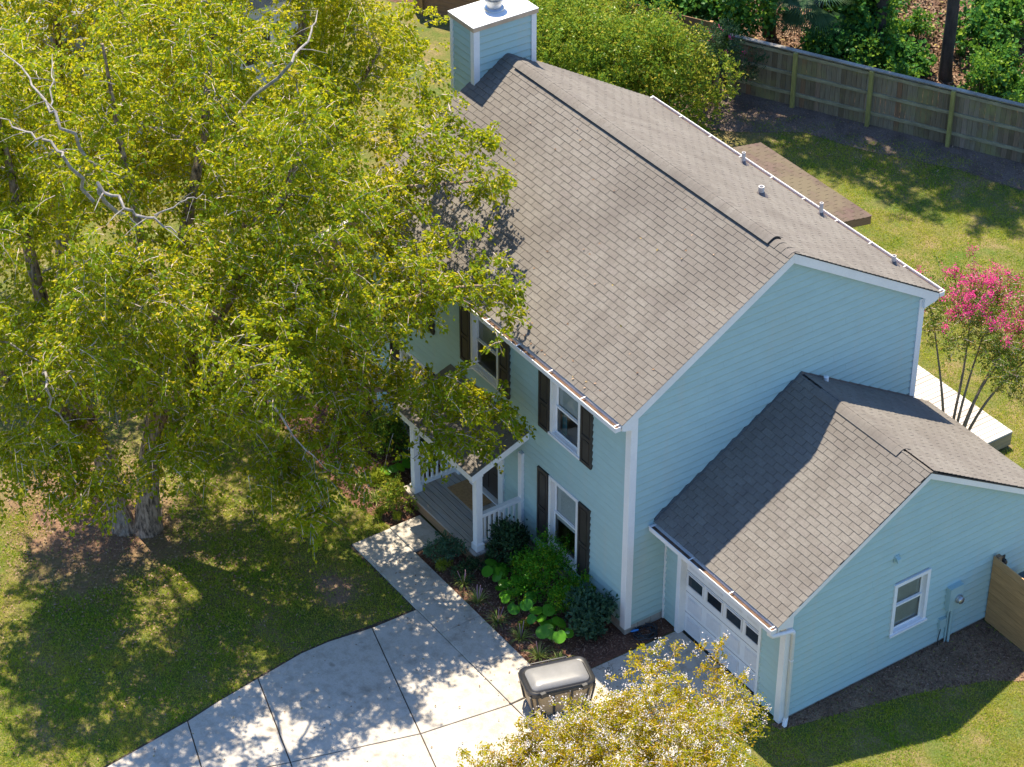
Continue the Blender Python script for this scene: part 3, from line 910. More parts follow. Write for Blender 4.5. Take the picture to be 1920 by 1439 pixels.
# --- rake boards, fascia, soffits
def rake(x0, x1, y_lo, z_lo, y_r, z_r, w=0.2, ret=True, sgn=1):
    """board under the roof edge in the plane x = const, from the eave (y_lo) to the ridge (y_r)"""
    dz = 0.034
    poly = [(x0, y_lo, z_lo - dz), (x0, y_r, z_r - dz), (x0, y_r, z_r - dz - w), (x0, y_lo + sgn * 0.36, z_lo - dz - w + 0.36 * SL), ]
    if ret:
        poly += [(x0, y_lo + sgn * 0.36, z_lo - dz - w - 0.02), (x0, y_lo + sgn * 0.06, z_lo - dz - w + 0.05)]
    poly += [(x0, y_lo, z_lo - dz - 0.12)]
    return obj('rake_board', MB().prism(poly, (x1 - x0, 0, 0)).mesh(), 'white', house)
for xa, xb in ((0.047, RO - 0.005), (-LEN - RO + 0.01, -LEN - 0.03)):
    rake(xa, xb, -EO, ZE, DEP / 2 - 0.001, RID)
    rake(xa, xb, DEP + EO, ZE, DEP / 2 + 0.001, RID, sgn=-1)
rake(GL + 0.047, gx1 - 0.005, GY - GEO, GZE, GR - 0.001, GZ, w=0.13)
rake(GL + 0.047, gx1 - 0.005, GYR + 0.11, GZE, GR + 0.001, GZ, w=0.13, sgn=-1)
obj('soffit', boxmesh((-LEN - 0.1, -EO + 0.02, ZE - 0.22), (0.029, -0.001, ZE - 0.2)), 'white', house)
obj('fascia', boxmesh((-LEN - 0.1, -EO - 0.0, ZE - 0.2), (0.029, -EO + 0.022, ZE - 0.036)), 'white', house)
obj('fascia', boxmesh((-LEN - 0.1, DEP + EO - 0.022, ZE - 0.2), (0.029, DEP + EO, ZE - 0.036)), 'white', house)
obj('soffit', boxmesh((-LEN - 0.1, DEP + 0.001, ZE - 0.22), (0.029, DEP + EO - 0.02, ZE - 0.2)), 'white', house)
obj('fascia', boxmesh((0.03, GY - GEO, GZE - 0.19), (GL + 0.029, GY - GEO + 0.022, GZE - 0.036)), 'white', house)
obj('soffit', boxmesh((0.03, GY - GEO + 0.022, GZE - 0.17), (GL + 0.029, GY - 0.03, GZE - 0.15)), 'white', house)
obj('fascia', boxmesh((0.03, GYR + 0.088, GZE - 0.19), (GL + 0.029, GYR + 0.11, GZE - 0.036)), 'white', house)
obj('step_flashing', MB().prism([(0.0, GY - GEO, GZE + 0.01), (0.0, GR, GZ + 0.01), (0.0, GR, GZ + 0.09), (0.0, GY - GEO, GZE + 0.09)], (0.046, 0, 0)).mesh(), plain('dark_flashing', (0.09, 0.10, 0.105), 0.6), house)
obj('step_flashing', MB().prism([(0.0, DEP, GZ - (DEP - GR) * SL + 0.01), (0.0, GR + 0.001, GZ + 0.01), (0.0, GR + 0.001, GZ + 0.09), (0.0, DEP, GZ - (DEP - GR) * SL + 0.09)], (0.046, 0, 0)).mesh(), 'lead', house)
M['barge'] = plain('drip_edge', (0.10, 0.08, 0.075), 0.6)

# --- gutters with straps
def gutter(xa, xb, y, zt, dirn, straps, debris_shade=True):
    """trough along x; y = edge at the fascia, dirn = -1 front / +1 rear"""
    w, h, t = 0.125, 0.10, 0.008
    y2 = y + dirn * w
    ya, yb = min(y, y2), max(y, y2)
    mb = MB()
    mb.box((xa, ya, zt - h), (xb, ya + t, zt + (0.0 if dirn < 0 else -0.004)))
    mb.box((xa, yb - t, zt - h), (xb, yb, zt + (0.0 if dirn > 0 else -0.004)))
    mb.box((xa, ya + t, zt - h), (xb, yb - t, zt - h + t))
    mb.box((xa, ya + t, zt - h + t), (xa + t, yb - t, zt - 0.003))
    mb.box((xb - t, ya + t, zt - h + t), (xb, yb - t, zt - 0.003))
    # rolled lip
    lip = y2
    mb.box((xa, lip - 0.012 if dirn < 0 else lip - 0.004, zt + 0.0003), (xb, lip + 0.004 if dirn < 0 else lip + 0.012, zt + 0.012))
    g = obj('gutter', mb.mesh(), 'gutter', house)
    if debris_shade:
        obj('leaf_debris_shade', boxmesh((xa + t, ya + t, zt - h + t), (xb - t, yb - t, zt - 0.045)), 'debris_shade', g)  # brown leaf debris; in the rear trough its dark colour paints the shadow
    n = max(2, int((xb - xa) / straps))
    for i in range(n + 1):
        xs = xa + 0.06 + (xb - xa - 0.12) * i / n
        obj('strap', boxmesh((xs - 0.012, ya - 0.003, zt + 0.0125), (xs + 0.012, yb + 0.003, zt + 0.018)), 'gutter', g)
    return g
gutter(-LEN - 0.12, 0.11, -EO - 0.024, ZE - 0.04, -1, 0.95)
gutter(-LEN - 0.12, 0.11, DEP + EO + 0.024, ZE - 0.04, 1, 0.95)
gutter(0.05, GL + 0.11, GY - GEO - 0.024, GZE - 0.04, -1, 0.95)

# downspout at the garage corner
gy_ = GY - GEO - 0.09
ds = MB()
dx = GL + 0.085
ds.tube([(GL + 0.0, gy_, GZE - 0.13), (GL + 0.0, gy_, GZE - 0.21), (GL + 0.03, gy_ + 0.04, GZE - 0.26), (dx, GY - 0.04, GZE - 0.285), (dx, GY + 0.05, GZE - 0.30), (dx + 0.002, GY + 0.085, GZE - 0.36)], [0.05] * 6, 10)
dsp = obj('downspout', ds.mesh(), 'gutter', house)
ds = MB()
yy = GY + 0.065
ds.box((GL + 0.05, yy, 0.16), (GL + 0.12, yy + 0.055, GZE - 0.33))
obj('pipe', ds.mesh(), plain('cream_metal', (0.62, 0.60, 0.54), 0.45, 0.06), dsp)
ds = MB()
ds.prism([(GL + 0.05, yy, 0.159), (GL + 0.05, yy + 0.055, 0.159), (GL + 0.12, yy + 0.055, 0.159), (GL + 0.12, yy, 0.159)], (0.07, -0.09, -0.12))
obj('spout_shoe', ds.mesh(), 'gutter', dsp)
obj('band', boxmesh((GL + 0.0485, yy - 0.006, 1.55), (GL + 0.124, yy + 0.061, 1.58)), 'gutter', dsp)

# --- ridge vents of overlapping caps
def ridge_vent(xa, xb, y, z, tail):
    mb = MB()
    hw = 0.15
    for s in (-1, 1):
        mb.prism([(xa, y, z + 0.002), (xa, y + s * hw, z - hw * SL + 0.006), (xa, y + s * hw, z - hw * SL + 0.046), (xa, y, z + 0.05)], (xb - xa, 0, 0))
    v = obj('ridge_vent', mb.mesh(), 'ventblack', house)
    # cap profile
    def cap(w, h, ln, lift):
        prof = []
        for i in range(9):
            t = -1 + 2 * i / 8
            yy = t * w
            zz = -SL * 1.06 * (math.sqrt(yy * yy + 0.0036) - 0.06)
            prof.append((yy, zz))
        c = MB()
        vs, fs = [], []
        for k, (xx, dz) in enumerate(((0, 0.0), (ln, lift))):
            for (yy, zz) in prof:
                vs.append((xx, yy, zz + dz))
            for (yy, zz) in prof:
                vs.append((xx, yy, zz + dz - 0.012))
        n = len(prof)
        for i in range(n - 1):
            fs.append((i, i + 1, 2 * n + i + 1, 2 * n + i))
            fs.append((n + i, 3 * n + i, 3 * n + i + 1, n + i + 1))
            fs.append((2 * n + i, 2 * n + i + 1, 3 * n + i + 1, 3 * n + i))
            fs.append((i, n + i, n + i + 1, i + 1))
        fs.append((0, 2 * n, 3 * n, n))
        fs.append((n - 1, 2 * n - 1, 4 * n - 1, 3 * n - 1))
        c.add(vs, fs, True)
        return c.mesh()
    me = cap(0.18, 0.05, 0.150, 0.0025)
    me.materials.append(M['shingle'])
    n = int((xb - xa) / 0.142)
    for i in range(n):
        o = obj('ridge_cap', me, None, v, loc=(xa + (xb - xa) * i / n, y, z + 0.046 + random.uniform(0, 0.0012)))
    me2 = cap(0.15, 0.03, 0.150, 0.0025)
    me2.materials.append(M['shingle'])
    for (a_, b_) in tail:
        k = max(1, int((b_ - a_) / 0.142))
        for i in range(k):
            obj('ridge_cap', me2, None, v, loc=(a_ + (b_ - a_) * i / k, y, z - 0.004))
ridge_vent(-8.62, -0.46, DEP / 2, RID, [(-9.12, -8.64), (-0.44, 0.12)])
ridge_vent(0.62, 2.9, GR, GZ, [(0.04, 0.60), (2.92, GL + RO)])

# --- chimney
CX0, CX1, CY0, CY1, CZ = -9.96, -9.14, 2.71, 4.20, 8.29
chim = obj('chimney', boxmesh((CX0 + 0.02, CY0 + 0.02, 0), (CX1 - 0.02, CY1 - 0.02, CZ)), 'siding', house)
CE = Frame((CX1, CY0, 0), (0, 1, 0), (1, 0, 0))
CFf = Frame((CX0, CY0, 0), (1, 0, 0), (0, -1, 0))
sv = EXP
clapboards(CE, chim, 6.35, CZ - 0.02, lambda z: (0.002, CY1 - CY0 - 0.002))
clapboards(CFf, chim, 4.8, CZ - 0.02, lambda z: (0.0, CX1 - CX0))
for (a, b) in (((CX1, CY0 - 0.044, 6.0), (CX1 + 0.045, CY0 + 0.10, CZ - 0.02)), ((CX1, CY1 - 0.10, 6.0), (CX1 + 0.045, CY1 + 0.02, CZ - 0.02)),
               ((CX1 - 0.08, CY0 - 0.045, 4.8), (CX1 - 0.0005, CY0, CZ - 0.02)), ((CX0 - 0.02, CY0 - 0.045, 4.8), (CX0 + 0.07, CY0, CZ - 0.02))):
    obj('corner_board', boxmesh(a, b), 'white', chim)
cap = obj('chimney_cap', boxmesh((CX0 - 0.05, CY0 - 0.07, CZ - 0.02), (CX1 + 0.07, CY1 + 0.05, CZ + 0.075)), plain('cap_fascia', (0.52, 0.37, 0.25), 0.7, 0.15, 4), house)
obj('cap_sheet', boxmesh((CX0 - 0.055, CY0 - 0.075, CZ + 0.0755), (CX1 + 0.073, CY1 + 0.055, CZ + 0.088)), 'capwhite', cap)
fl = MB().lathe([(0.22, 0), (0.22, 0.01), (0.19, 0.06), (0.155, 0.07), (0.155, 0.16), (0.19, 0.175), (0.19, 0.23), (0.15, 0.245), (0.15, 0.33), (0.23, 0.345), (0.23, 0.39), (0.05, 0.44), (0.0, 0.445)], (-9.56, 3.48, CZ + 0.088), 20)
obj('flue', fl.mesh(), 'metal', cap)

# --- plumbing vents on the rear slope
def roof_b_z(y): return RID - (y - DEP / 2) * SL
for (x, y, r, h) in ((-5.62, 7.05, 0.04, 0.30), (-3.40, 5.66, 0.06, 0.22), (-3.17, 7.08, 0.04, 0.32), (-0.98, 7.08, 0.045, 0.22)):
    z = roof_b_z(y)
    p = obj('vent_pipe', MB().lathe([(r, 0), (r, h), (r * 0.75, h), (r * 0.7, h - 0.05)], (x, y, z - 0.02), 12).mesh(), 'pipe', house)
    obj('flashing', MB().lathe([(r + 0.09, 0.0), (r + 0.035, 0.05), (r + 0.012, 0.10), (r + 0.001, 0.105)], (x, y, z - 0.02), 12).mesh(), 'lead', p)
p = obj('vent_pipe', MB().lathe([(0.05, 0), (0.05, 0.16), (0.03, 0.17)], (0.16, 4.5, GZ - 0.52 * SL - 0.02), 12).mesh(), 'white', house)

# --- garage door: four rows of four panels, a row of lights
gd_y = GY + 0.10
gdoor = obj('garage_door', boxmesh((GDOOR[0] - 0.01, gd_y, 0.03), (GDOOR[1] + 0.01, gd_y + 0.04, GDOOR[3])), 'white', house)
rows = [0.05, 0.55, 1.06, 1.57, 2.05]
cw = (GDOOR[1] - GDOOR[0]) / 4
M['doorwhite'] = plain('garage_door_paint', (0.72, 0.70, 0.69), 0.5, 0.08, 2, (1, 1, 0.5), fine=0.08)
for r in range(4):
    obj('section_joint', boxmesh((GDOOR[0], gd_y - 0.004, rows[r] - 0.004), (GDOOR[1], gd_y - 0.0005, rows[r] + 0.004)), 'lead', gdoor) if r else None
    for c in range(4):
        u0, u1 = GDOOR[0] + c * cw + 0.075, GDOOR[0] + (c + 1) * cw - 0.075
        z0, z1 = rows[r] + 0.09, rows[r + 1] - 0.09
        p = MB()
        if r == 2:
            z0, z1 = 1.25, 1.50
            p.box((u0 - 0.035, gd_y - 0.02, z0 - 0.035), (u0, gd_y - 0.0004, z1 + 0.035))
            p.box((u1, gd_y - 0.02, z0 - 0.035), (u1 + 0.035, gd_y - 0.0004, z1 + 0.035))
            p.box((u0, gd_y - 0.02, z0 - 0.035), (u1, gd_y - 0.0004, z0))
            p.box((u0, gd_y - 0.02, z1), (u1, gd_y - 0.0004, z1 + 0.035))
            fr_ = obj('light_frame', p.mesh(), 'doorwhite', gdoor)
            q = boxmesh((u0, gd_y - 0.008, z0), (u1, gd_y - 0.0006, z1))
            obj('light_pane', q, 'darkglass' if 'darkglass' in M else None, gdoor)
        else:
            p.box((u0, gd_y - 0.010, z0), (u1, gd_y - 0.0004, z1))
            p.box((u0 + 0.03, gd_y - 0.018, z0 + 0.03), (u1 - 0.03, gd_y - 0.0102, z1 - 0.03))
            obj('panel', p.mesh(), 'doorwhite', gdoor)
obj('door_seal', boxmesh((GDOOR[0] - 0.005, gd_y - 0.012, 0.036), (GDOOR[1] + 0.005, gd_y + 0.03, 0.062)), 'rubber', gdoor)
jm = MB()
jm.box((0.44, GY - 0.05, 0.04), (0.555, GY + 0.12, 2.16))
jm.box((2.865, GY - 0.05, 0.04), (2.93, GY + 0.12, 2.16))
jm.box((0.555, GY - 0.05, 2.06), (2.865, GY + 0.12, 2.16))
obj('garage_door_casing', jm.mesh(), 'white', house)
dg, nt, b = new_mat('dark_glass')
b.inputs["Base Color"].default_value = (0.015, 0.022, 0.03, 1)
b.inputs["Roughness"].default_value = 0.08
M['darkglass'] = dg
for o in gdoor.children:
    if o.name.startswith('light_pane'):
        o.data.materials.clear()
        o.data.materials.append(dg)
# vent hood above the garage window and small lamp behind the side fence
s = MB()
s.box((GL + 0.018, 3.37, 2.70), (GL + 0.045, 3.50, 2.84))
s.prism([(GL + 0.045, 3.39, 2.82), (GL + 0.045, 3.39, 2.72), (GL + 0.13, 3.39, 2.72), (GL + 0.11, 3.39, 2.79)], (0, 0.09, 0))
obj('vent_hood', s.mesh(), 'boxpaint', house)
s = MB().box((GL + 0.018, 6.2, 1.38), (GL + 0.04, 6.34, 1.5))
s.lathe([(0.05, 0), (0.06, 0.05), (0.03, 0.1)], (GL + 0.1, 6.27, 1.36), 10)
obj('wall_lamp', s.mesh(), 'black', house)

# --- enclosed rear porch with brown lean-to roof
SX0, SX1, SY1 = -9.72, -5.82, 11.05
sz1, sz0 = 2.66, 3.35
sun_room = obj('rear_porch', boxmesh((SX0 + 0.2, DEP + 0.005, 0.0), (SX1 - 0.25, SY1 - 0.35, 2.6)), 'siding', house)
rr = obj('rear_porch_roof', MB().prism([(SX0, DEP + 0.01, sz0 - 0.02), (SX0, SY1, sz1 - 0.02), (SX0, SY1, sz1 - 0.22), (SX0, DEP + 0.01, sz0 - 0.22)], (SX1 - SX0, 0, 0)).mesh(), 'wood', house)
rs_ = (sz0 - sz1) / (SY1 - DEP)
T_r = shingle_rows((SX1 + 0.02, SY1 + 0.02, sz1 - 0.018), (-1, 0, 0), (0, -1, rs_), SX1 - SX0 + 0.04, math.hypot(SY1 - DEP, sz0 - sz1))
obj('shingle_field', joined_tabs(T_r), 'brownshingle', rr, kind='stuff')

# ------------------------------------------------------------------ things on and by the house
mt = obj('doormat', MB().box((-5.42, -0.52, 0.351), (-4.5, 0.0 - 0.04, 0.368)).mesh(), 'mat', None, 'brown coir doormat lying on the porch planks by the front door', 'doormat')

em = thing('electric_meter', 'pale blue electric meter box with round dial on the garage gable wall', 'meter', (GL, 5.02, 0.0))
s = MB().prism([(GL + 0.02, 4.86, 0.86), (GL + 0.02, 5.20, 0.86), (GL + 0.02, 5.20, 1.40), (GL + 0.02, 4.86, 1.40)], (0.13, 0, 0))
obj('meter_box', s.mesh(), 'boxpaint', em)
s = MB()
ring = []
for r, dxx in ((0.09, 0), (0.09, 0.03), (0.075, 0.035), (0.075, 0.09), (0.06, 0.105), (0.0, 0.107)):
    ring.append((r, dxx))
vs, fs = [], []
for r, dxx in ring:
    for k in range(16):
        w = 2 * math.pi * k / 16
        vs.append((GL + 0.151 + dxx, 5.08 + r * math.cos(w), 1.1 + r * math.sin(w)))
for i in range(len(ring) - 1):
    for k in range(16):
        fs.append((i * 16 + k, i * 16 + (k + 1) % 16, (i + 1) * 16 + (k + 1) % 16, (i + 1) * 16 + k))
obj('dial', MB().add(vs, fs, True).mesh(), 'metal', em)
obj('conduit', MB().tube([(GL + 0.08, 5.02, 0.86), (GL + 0.08, 5.02, 0.4), (GL + 0.08, 5.02, 0.0)], 0.028, 10).mesh(), 'boxpaint', em)
obj('conduit', MB().tube([(GL + 0.06, 4.95, 0.86), (GL + 0.06, 4.95, 0.4), (GL + 0.06, 4.95, 0.0)], 0.016, 8).mesh(), 'boxpaint', em)
jb = thing('junction_box', 'small blue-grey cable box on the garage wall below the electric meter', 'box', (GL, 4.82, 0.0))
obj('case', MB().prism([(GL + 0.02, 4.74, 0.44), (GL + 0.02, 4.90, 0.44), (GL + 0.02, 4.90, 0.66), (GL + 0.02, 4.74, 0.66)], (0.07, 0, 0)).mesh(), 'boxpaint', jb)
obj('cable', MB().tube([(GL + 0.05, 4.8, 0.445), (GL + 0.06, 4.8, 0.36), (GL + 0.05, 4.78, 0.2), (GL + 0.05, 4.78, 0.0)], 0.009, 6).mesh(), 'rubber', jb)

hz = thing('garden_hose', 'coiled dark garden hose on the ground in the corner by the garage door', 'hose', (0.2, 0.35, 0.0))
pts = []
for i in range(150):
    w = i * 0.27
    r = 0.17 + 0.07 * math.sin(i * 0.9) * 0.5 + 0.05 * math.sin(i * 0.21)
    pts.append((0.17 + r * math.cos(w), 0.36 + r * 1.15 * math.sin(w), 0.03 + 0.05 * (i / 150) + 0.012 * math.sin(i * 1.7)))
obj('coil', MB().tube(pts, 0.0105, 6).mesh(), 'hose', hz)
obj('nozzle', MB().tube([(0.05, 0.1, 0.1), (0.07, 0.16, 0.105), (0.09, 0.22, 0.11), (0.1, 0.25, 0.11)], [0.012, 0.026, 0.022, 0.014], 8).mesh(), 'blue', hz)

# yard cart: tan body with dark ribs and a wide dark lid
cart = thing('storage_cart', 'tan storage cart with dark ribs and wide grey-black lid on the driveway', 'cart', (0.9, -2.3, 0.035))
def R4(c, u, v, hu, hv, z):
    return [(c.x + u.x * a * hu + v.x * b * hv, c.y + u.y * a * hu + v.y * b * hv, z) for a, b in ((-1, -1), (1, -1), (1, 1), (-1, 1))]
cu = Vector((0.96, -0.29)); cv = Vector((0.19, 0.98)).normalized(); cc = Vector((0.85, -2.21))
def rounded(c, u, v, hu, hv, rad, z, n=5):
    out = []
    for (a, b, w0) in ((1, -1, -90), (1, 1, 0), (-1, 1, 90), (-1, -1, 180)):
        for k in range(n + 1):
            w = math.radians(w0 + 90 * k / n)
            p, q = a * (hu - rad) + rad * math.cos(w), b * (hv - rad) + rad * math.sin(w)
            out.append((c.x + u.x * p + v.x * q, c.y + u.y * p + v.y * q, z))
    return out
def loft(loops, capb=True, capt=True):
    mb = MB()
    n = len(loops[0])
    vs = [q for l in loops for q in l]
    fs = []
    for i in range(len(loops) - 1):
        for k in range(n):
            fs.append((i * n + k, i * n + (k + 1) % n, (i + 1) * n + (k + 1) % n, (i + 1) * n + k))
    if capb: fs.append(tuple(range(n))[::-1])
    if capt: fs.append(tuple(range((len(loops) - 1) * n, len(loops) * n)))
    mb.add(vs, fs, True)
    return mb.mesh()
cv = Vector((-cu.y, cu.x))
cz = 0.71
obj('body', loft([rounded(cc, cu, cv, 0.30, 0.52, 0.05, 0.12), rounded(cc, cu, cv, 0.335, 0.57, 0.05, 0.45), rounded(cc, cu, cv, 0.365, 0.615, 0.05, cz - 0.02)]), 'tan', cart)
for su_ in (-1, 1):
    for sv_ in (-0.86, -0.3, 0.3, 0.86):
        b0 = cc + cu * su_ * 0.315 + cv * sv_ * 0.50
        t0 = cc + cu * su_ * 0.372 + cv * sv_ * 0.60
        obj('rib', MB().tube([(b0.x, b0.y, 0.12), (t0.x, t0.y, cz - 0.02)], 0.022, 6).mesh(), 'black', cart)
for sv_ in (-1, 1):
    for q in (-0.5, 0.5):
        b0 = cc + cu * q * 0.6 + cv * sv_ * 0.535
        t0 = cc + cu * q * 0.7 + cv * sv_ * 0.622
        obj('rib', MB().tube([(b0.x, b0.y, 0.12), (t0.x, t0.y, cz - 0.02)], 0.022, 6).mesh(), 'black', cart)
lid = obj('lid', loft([rounded(cc, cu, cv, 0.385, 0.645, 0.16, cz - 0.06), rounded(cc, cu, cv, 0.405, 0.665, 0.18, cz - 0.03), rounded(cc, cu, cv, 0.40, 0.66, 0.18, cz + 0.045),
                       rounded(cc, cu, cv, 0.38, 0.64, 0.17, cz + 0.06), rounded(cc, cu, cv, 0.345, 0.605, 0.15, cz + 0.035), rounded(cc, cu, cv, 0.325, 0.585, 0.14, cz + 0.03),
                       rounded(cc, cu, cv, 0.30, 0.555, 0.12, cz + 0.055)], True, True), 'lid', cart)
obj('lid_panel', loft([rounded(cc, cu, cv, 0.30, 0.555, 0.12, cz + 0.056), rounded(cc, cu, cv, 0.27, 0.52, 0.11, cz + 0.095), rounded(cc, cu, cv, 0.18, 0.42, 0.10, cz + 0.115), rounded(cc, cu, cv, 0.05, 0.25, 0.04, cz + 0.122)], True, True), 'lidglare', lid)
h0 = cc - cu * 0.43 - cv * 0.35; h1 = cc - cu * 0.50 - cv * 0.35; h2 = cc - cu * 0.50 + cv * 0.35; h3 = cc - cu * 0.43 + cv * 0.35
obj('handle', MB().tube([(h0.x, h0.y, cz - 0.03), (h1.x, h1.y, cz - 0.02), (h2.x, h2.y, cz - 0.02), (h3.x, h3.y, cz - 0.03)], 0.018, 8).mesh(), 'black', cart)
for sv_ in (-0.4, 0.4):
    q = cc + cu * 0.405 + cv * sv_
    obj('hinge', MB().box((q.x - 0.03, q.y - 0.05, cz - 0.03), (q.x + 0.03, q.y + 0.05, cz + 0.07)).mesh(), 'black', lid)
for q in ():
    a_, b_ = cc + cu * q - cv * 0.5, cc + cu * q + cv * 0.5
    obj('lid_ridge', MB().tube([(a_.x, a_.y, cz + 0.074), (b_.x, b_.y, cz + 0.074)], 0.010, 6).mesh(), 'lidglare', lid)
for su_ in (-1, 1):
    w0 = cc + cu * su_ * 0.30 - cv * 0.42
    e = cu * 0.03
    wl = []
    mb = MB()
    vs, fs = [], []
    for k in range(14):
        w = 2 * math.pi * k / 14
        for sgn in (-1, 1):
            q = w0 + cv * 0.115 * math.cos(w) + e * sgn
            vs.append((q.x, q.y, 0.15 + 0.115 * math.sin(w)))
    for k in range(14):
        a_, b_ = 2 * k, 2 * ((k + 1) % 14)
        fs.append((a_, b_, b_ + 1, a_ + 1))
    fs += [tuple(range(0, 28, 2)), tuple(range(1, 28, 2))[::-1]]
    obj('wheel', MB().add(vs, fs).mesh(), 'rubber', cart)

# side fence by the garage, and the bin behind it
sf = thing('plank_fence', 'brown horizontal plank fence joining the garage wall', 'fence', (4.5, 6.0, 0))
for i in range(9):
    z0 = 0.04 + i * 0.178
    obj('plank', MB().prism([(3.60, 6.0, z0), (6.6, 5.93, z0), (6.6, 5.93, z0 + 0.172), (3.60, 6.0, z0 + 0.172)], (0, 0.022, 0)).mesh(), 'sidewood', sf)
for x in (3.62, 4.95, 6.4):
    obj('post', boxmesh((x, 5.90, 0), (x + 0.09, 5.985 - (x - 3.56) * 0.023, 1.66)) if x > 4 else boxmesh((x, 6.03, 0), (x + 0.09, 6.12, 1.66)), 'wood', sf)
bn = thing('wheelie_bin', 'dark bin with blue-black lid behind the side plank fence', 'bin', (4.02, 6.5, 0))
bc, bu, bv = Vector((4.02, 6.5)), Vector((1, 0)), Vector((0, 1))
obj('body', loft([rounded(bc, bu, bv, 0.22, 0.25, 0.04, 0.06), rounded(bc, bu, bv, 0.27, 0.3, 0.05, 0.95)]), 'black', bn)
obj('lid', loft([rounded(bc, bu, bv, 0.30, 0.33, 0.06, 0.95), rounded(bc, bu, bv, 0.30, 0.33, 0.08, 1.0), rounded(bc, bu, bv, 0.22, 0.25, 0.08, 1.06)]), plain('bin_lid', (0.02, 0.05, 0.075), 0.35), bn)

# boardwalk behind the garage
bw = thing('wooden_deck', 'sun-bleached plank walkway deck behind the garage', 'deck', (-2, 9.6, 0))
n = 38
for i in range(n):
    x0_ = -5.6 + i * 0.1415
    obj('plank', boxmesh((x0_, 8.95, 0.362), (x0_ + 0.126, 10.36, 0.40 - random.uniform(0, 0.004))), 'deckwhite', bw)
obj('joist', boxmesh((-0.27, 8.97, 0.06), (-0.23, 10.34, 0.361)), plain('deck_side', (0.27, 0.21, 0.12), 0.9, 0.25, 3, (1, 0.3, 4)), bw)
obj('joist', boxmesh((-5.58, 10.30, 0.06), (-0.272, 10.34, 0.361)), 'wood', bw)
for x in (-5.5, -3.9, -2.2, -0.5):
    obj('leg', boxmesh((x, 10.18, 0), (x + 0.09, 10.27, 0.36)), 'wood', bw)

# rear fence: pickets behind rails and posts, with a cap
FA, FB = Vector((-19.2, 13.55)), Vector((-3.0, 21.9))
FA = Vector((-15.9, 15.12)); fd = Vector((0.888, 0.46)).normalized(); fn = Vector((fd.y, -fd.x))
FLEN = 14.0
rf = thing('picket_fence', 'weathered grey-green board fence with posts along the rear wood', 'fence', (-11.5, 17.3, 0))
def fp(t, d, z):
    q = FA + fd * t + fn * d
    return (q.x, q.y, z)
def fbox(t0, t1, d0, d1, z0, z1):
    vs = [fp(t, d, z) for z in (z0, z1) for (t, d) in ((t0, d0), (t1, d0), (t1, d1), (t0, d1))]
    return MB().add(vs, [(0, 3, 2, 1), (4, 5, 6, 7), (0, 1, 5, 4), (1, 2, 6, 5), (2, 3, 7, 6), (3, 0, 4, 7)]).mesh()
t = 0.0
while t < FLEN:
    h = 1.56 + random.uniform(-0.025, 0.025)
    obj('picket', fbox(t, t + 0.128, -0.02 + random.uniform(-0.003, 0.003), 0.0, -0.03, h), 'greyfence', rf)
    t += 0.137
for tp in (-0.25, 1.90, 3.98, 6.16, 8.3, 10.5, 12.7):
    obj('post', fbox(tp - 0.05, tp + 0.05, 0.045, 0.145, 0, 1.60), 'greenpost', rf)
for z in (0.32, 0.88, 1.44):
    obj('rail', fbox(0, FLEN, 0.003, 0.043, z, z + 0.09), 'greyrail', rf)
obj('cap', fbox(0, FLEN, -0.05, 0.09, 1.602, 1.63), plain('fence_cap', (0.33, 0.30, 0.25), 0.9, 0.35, 2, fine=0.4), rf)

nf = thing('cedar_fence', 'newer brown horizontal board fence behind the chimney', 'fence', (-21, 12.5, 0))
for i in range(11):
    z0 = 0.03 + i * 0.165
    obj('board', fbox(-9.5, -0.4, 0.0, 0.022, z0, z0 + 0.158), 'newwood', nf)
for tp in (-9.2, -7.4, -5.62, -3.8, -2.0, -0.5):
    obj('post', fbox(tp - 0.045, tp + 0.045, 0.024, 0.114, 0, 1.9), plain('post_wood', (0.40, 0.24, 0.09), 0.8, 0.2, 3, (2, 2, 0.5), fine=0.3), nf)

lf = thing('board_fence', 'tan board fence with pale top rail seen through the birch leaves', 'fence', (-13.4, 2, 0))
LA, LB = Vector((-13.0, 0.55)), Vector((-14.1, 4.4))
ld = (LB - LA).normalized(); ln_ = Vector((ld.y, -ld.x))
def lbox(t0, t1, d0, d1, z0, z1):
    vs = []
    for z in (z0, z1):
        for (t_, d_) in ((t0, d0), (t1, d0), (t1, d1), (t0, d1)):
            q = LA + ld * t_ + ln_ * d_
            vs.append((q.x, q.y, z))
    return MB().add(vs, [(0, 3, 2, 1), (4, 5, 6, 7), (0, 1, 5, 4), (1, 2, 6, 5), (2, 3, 7, 6), (3, 0, 4, 7)]).mesh()
t = 0
while t < 3.9:
    obj('board', lbox(t, t + 0.135, 0, 0.02, 0.03, 1.80), 'newwood', lf)
    t += 0.141
obj('top_rail', lbox(-0.02, 3.95, -0.05, 0.09, 1.80, 1.84), 'deckwhite', lf)
obj('rail', lbox(0, 3.9, -0.045, -0.001, 1.2, 1.3), 'newwood', lf)

# neighbouring house beyond the birches
nh = thing('neighbour_house', 'pale grey neighbouring house glimpsed through the birch leaves', 'house', (-25, 2, 0))
obj('wall', boxmesh((-33, -2.6, 0), (-22.4, 6.4, 2.9)), 'neigh', nh)
nr = obj('roof', MB().prism([(-33.4, -3.1, 2.8), (-33.4, 6.9, 2.8), (-33.4, 1.9, 5.0)], (11.4, 0, 0)).mesh(), 'neighroof', nh)
for y in (-1.2, 1.6, 4.2):
    wv = obj('window', boxmesh((-22.398, y, 1.0), (-22.36, y + 1.0, 2.3)), 'white', nh)
    obj('pane', boxmesh((-22.359, y + 0.08, 1.08), (-22.35, y + 0.92, 2.22)), 'darkglass', wv)
obj('chimney', boxmesh((-29, 2.2, 4.2), (-28.3, 2.9, 5.9)), 'foundation', nr)

